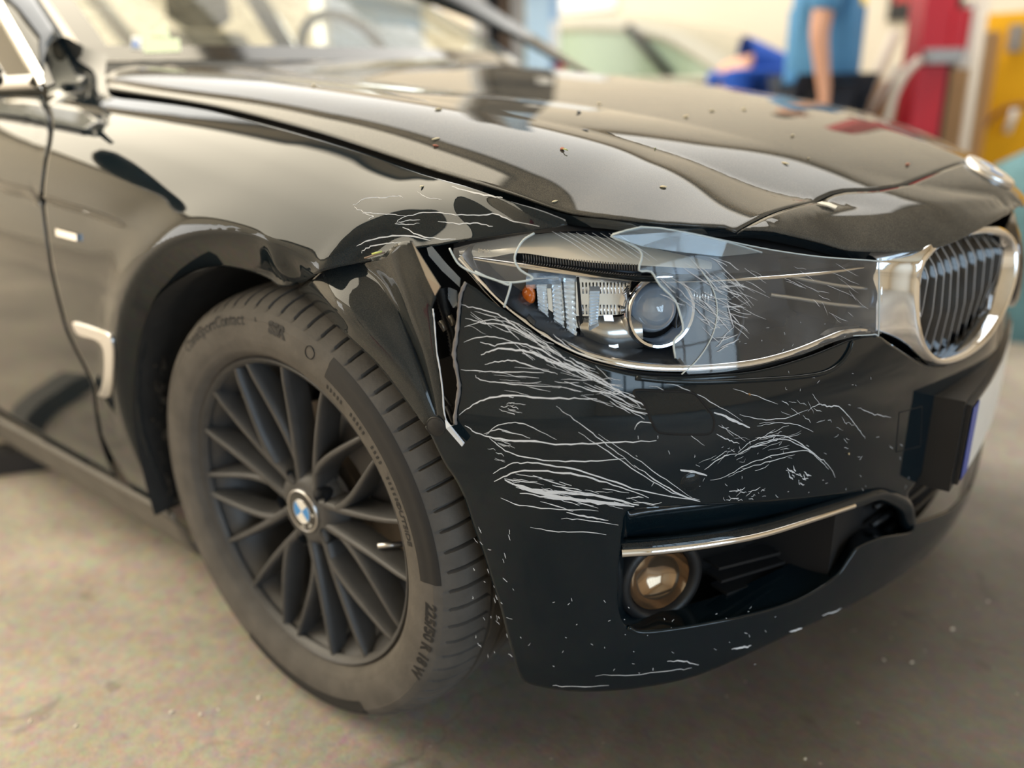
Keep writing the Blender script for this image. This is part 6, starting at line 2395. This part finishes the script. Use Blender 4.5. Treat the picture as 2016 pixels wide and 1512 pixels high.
burst(40, (1020, 1180, 1600, 1330), 10, 60, (2, 7), (0.7, 1.4))
burst(50, (1250, 860, 1800, 980), 30, 70, (2, 10), (0.6, 1.2))
burst(30, (930, 1030, 1010, 1320), 60, 15, (4, 14), (0.8, 1.6))
burst(24, (1450, 600, 1720, 800), 40, 60, (2, 8), (0.6, 1.0))
tag(mb.build('fine_scratches', 'white_scratch', bumper, smooth=False), 'fine white scratches and chips', kind='stuff')
# scratches on the lens
mb = MB()


def lens_lines(n, box, ang, spread, ln, w, ins=-0.0042):
    x0, y0, x1, y1 = box
    for _ in range(n):
        x, y = rng.uniform(x0, x1), rng.uniform(y0, y1)
        a = math.radians(rng.normal(ang, spread))
        l = rng.uniform(*ln)
        ribbon_mesh(mb, [(x + math.cos(a) * l * f, y + math.sin(a) * l * f + rng.normal(0, 1.2)) for f in (0, 0.35, 0.7, 1)], rng.uniform(*w) * PXM, inset=ins, n=2, wander=0.3)


lens_lines(36, (1290, 500, 1430, 600), 33, 9, (30, 100), (0.6, 1.6))
lens_lines(26, (1350, 560, 1440, 650), 20, 25, (15, 55), (0.6, 1.8))
lens_lines(14, (1430, 510, 1660, 560), 28, 10, (20, 60), (0.4, 0.9))
lens_lines(9, (1550, 560, 1700, 620), 35, 15, (10, 40), (0.4, 0.9))
lens_lines(8, (1360, 640, 1420, 690), -30, 20, (15, 40), (0.8, 2.2))
tag(mb.build('lens_scratches', 'white_scratch', HL, smooth=False), 'white scratches across the clear lens', kind='stuff')
mb = MB()
for k in range(9):
    x0 = 1085 + k * 17
    ribbon_mesh(mb, [(x0, 461 + k * 0.5), (x0 + 40, 482 + k), (x0 + 85, 512 + k)], 1.0 * PXM, inset=0.018, n=2)
tag(mb.build('eyebrow_scratches', 'white_scratch', HL, smooth=False), kind='stuff')
# big circular crack of the lens
clear_tube([(1382, 535, -.004), (1402, 565, -.004), (1412, 605, -.004), (1408, 645, -.004), (1393, 680, -.004), (1370, 712, -.004), (1342, 737, -.004)], 0.0008, 'lens_crack', n=4)

# ---------------------------------------------------------------- seeds and debris lying on the car
simple('seed_pale', (0.62, 0.54, 0.36), 0.7, noise=0.2, scale=300)
simple('seed_red', (0.30, 0.10, 0.06), 0.6, noise=0.3, scale=300)
simple('seed_green', (0.42, 0.48, 0.14), 0.7)
simple('flake_white', (0.74, 0.70, 0.60), 0.6, noise=0.2, scale=200)


def seed_mesh(l, w):
    m = MB()
    rows = []
    for f in np.linspace(0, 1, 7):
        r = w * math.sin(math.pi * (0.04 + 0.92 * f)) ** 0.7
        rows.append([(l * (f - 0.5), r * math.cos(a) + 0.15 * l * (f - 0.5) ** 2, 0.6 * r * math.sin(a)) for a in np.linspace(0, 2 * math.pi, 8, endpoint=False)])
    m.grid(rows, close_u=True)
    return m


def seed(px, py, l, w, mat, label, group=None, where='hood', name='seed_husk', stem=None):
    if where == 'hood':
        p = np.array(hood_px(px, py))
        p[2] = float(hood_z(p[0], p[1]))
    elif where == 'skin':
        p = sh(px, py, -0.0005)
    else:
        p = at(px, py, 2, 0.0)
    m = seed_mesh(l, w)
    o = m.build(name, mat, None)
    o.location = (float(p[0]), float(p[1]), float(p[2]) + 0.6 * w * (0.95 if where != 'floor' else 1.02))
    o.rotation_euler = (random.uniform(-0.1, 0.1), random.uniform(-0.1, 0.1) + (0.12 if where == 'hood' else 0), random.uniform(0, 6.28))
    tag(o, label, 'seed' if 'seed' in name else name.split('_')[-1], group)
    if stem:
        s2 = MB()
        s2.tube([(l * 0.45, 0, 0), (l * 0.9, 0.001, 0.001), (l * 1.3, 0.003, 0.0)], 0.0007, 5)
        q = s2.build('stem', stem, None)
        q.parent = o
    return o


PALE = 'small pale dry seed husk lying on the dusty hood'
for a, b in ((858, 275), (863, 217), (618, 170), (1092, 397), (1306, 370), (1546, 323), (1561, 268), (1402, 219), (1465, 216), (1350, 231), (1592, 312), (1180, 205)):
    own = {(858, 275): 'pale seed husk lying right next to the brown seed on the hood', (618, 170): 'pale seed husk on the hood crease towards the windscreen', (1092, 397): 'pale seed husk at the hood edge above the crumpled fender tip', (1306, 370): 'pale curved husk on the hood above the broken headlight'}.get((a, b), PALE)
    seed(a, b, random.uniform(0.007, 0.012), random.uniform(0.0016, 0.0026), 'seed_pale', own, 'pale seed husks on the hood')
seed(858, 290, 0.008, 0.0026, 'seed_red', 'brown seed lying beside a pale husk on hood near fender gap')
seed(1107, 295, 0.009, 0.0028, 'seed_red', 'reddish seed with a green stem on the hood side', stem='seed_green')
seed(1787, 326, 0.008, 0.003, 'seed_red', 'small red berry on the nose end of hood', name='berry')
seed(1290, 293, 0.009, 0.001, 'seed_green', 'thin green leaf stalk on the hood', name='leaf_stalk')
seed(1152, 256, 0.011, 0.0016, 'lift_grey', 'grey dry twig piece on the hood crease', name='twig')
seed(1140, 222, 0.016, 0.0024, 'lift_grey', 'larger grey twig piece on the hood beyond the crease', name='twig', stem='lift_grey')
seed(831, 368, 0.008, 0.0016, 'seed_pale', 'pale seed husk on the fender beside the scratches', where='skin')
seed(1475, 777, 0.008, 0.0014, 'cardboard', 'orange brown husk stuck on the bumper below the headlight', where='skin')
seed(1671, 894, 0.008, 0.0013, 'seed_pale', 'thin pale husk stuck on the bumper near the plate', where='skin')
# white flake on the seam of the nose
p = np.array(hood_px(1628, 408))
p[2] = float(hood_z(p[0], p[1])) + 0.001
m = MB()
m.add([(-0.014, -0.004, 0.001), (-0.004, -0.007, 0.002), (0.010, -0.004, 0.001), (0.013, 0.004, 0.003), (0.002, 0.006, 0.004), (-0.008, 0.002, 0.003)], [(0, 1, 2, 3, 4, 5)])
o = m.build('paint_flake', 'flake_white', None, smooth=False, thick=0.001)
o.location = tuple(map(float, p))
o.rotation_euler = (0.1, 0.3, 0.5)
tag(o, 'white chip of filler lying on the nose seam', 'flake')
# twig caught at the torn edge
m = MB()
m.tube([sh(718, 508, -.006), sh(738, 502, -.010), sh(757, 497, -.014)], 0.0012, 6)
o = m.build('twig', 'chain_brown', None)
tag(o, 'brown twig caught between fender and torn flap', 'twig')
m = MB()
m.tube([sh(733, 500, -.010), sh(745, 497, -.014), sh(752, 495, -.014)], 0.0013, 6)
o = m.build('leaf_stalk', 'seed_green', None)
tag(o, 'short yellow green stalk caught at the torn flap', 'stalk')
# crumbs on the floor
for a, b in ((338, 1403), (395, 1408), (430, 1398), (530, 1425), (1795, 1305), (1585, 1495), (1875, 1240), (1945, 1185), (510, 1375), (150, 1430), (60, 1420), (1740, 1300)):
    seed(a, b, random.uniform(0.005, 0.009), random.uniform(0.0015, 0.003), 'flake_white', 'pale crumb on the concrete floor', 'pale crumbs on the floor', where='floor', name='floor_crumb')
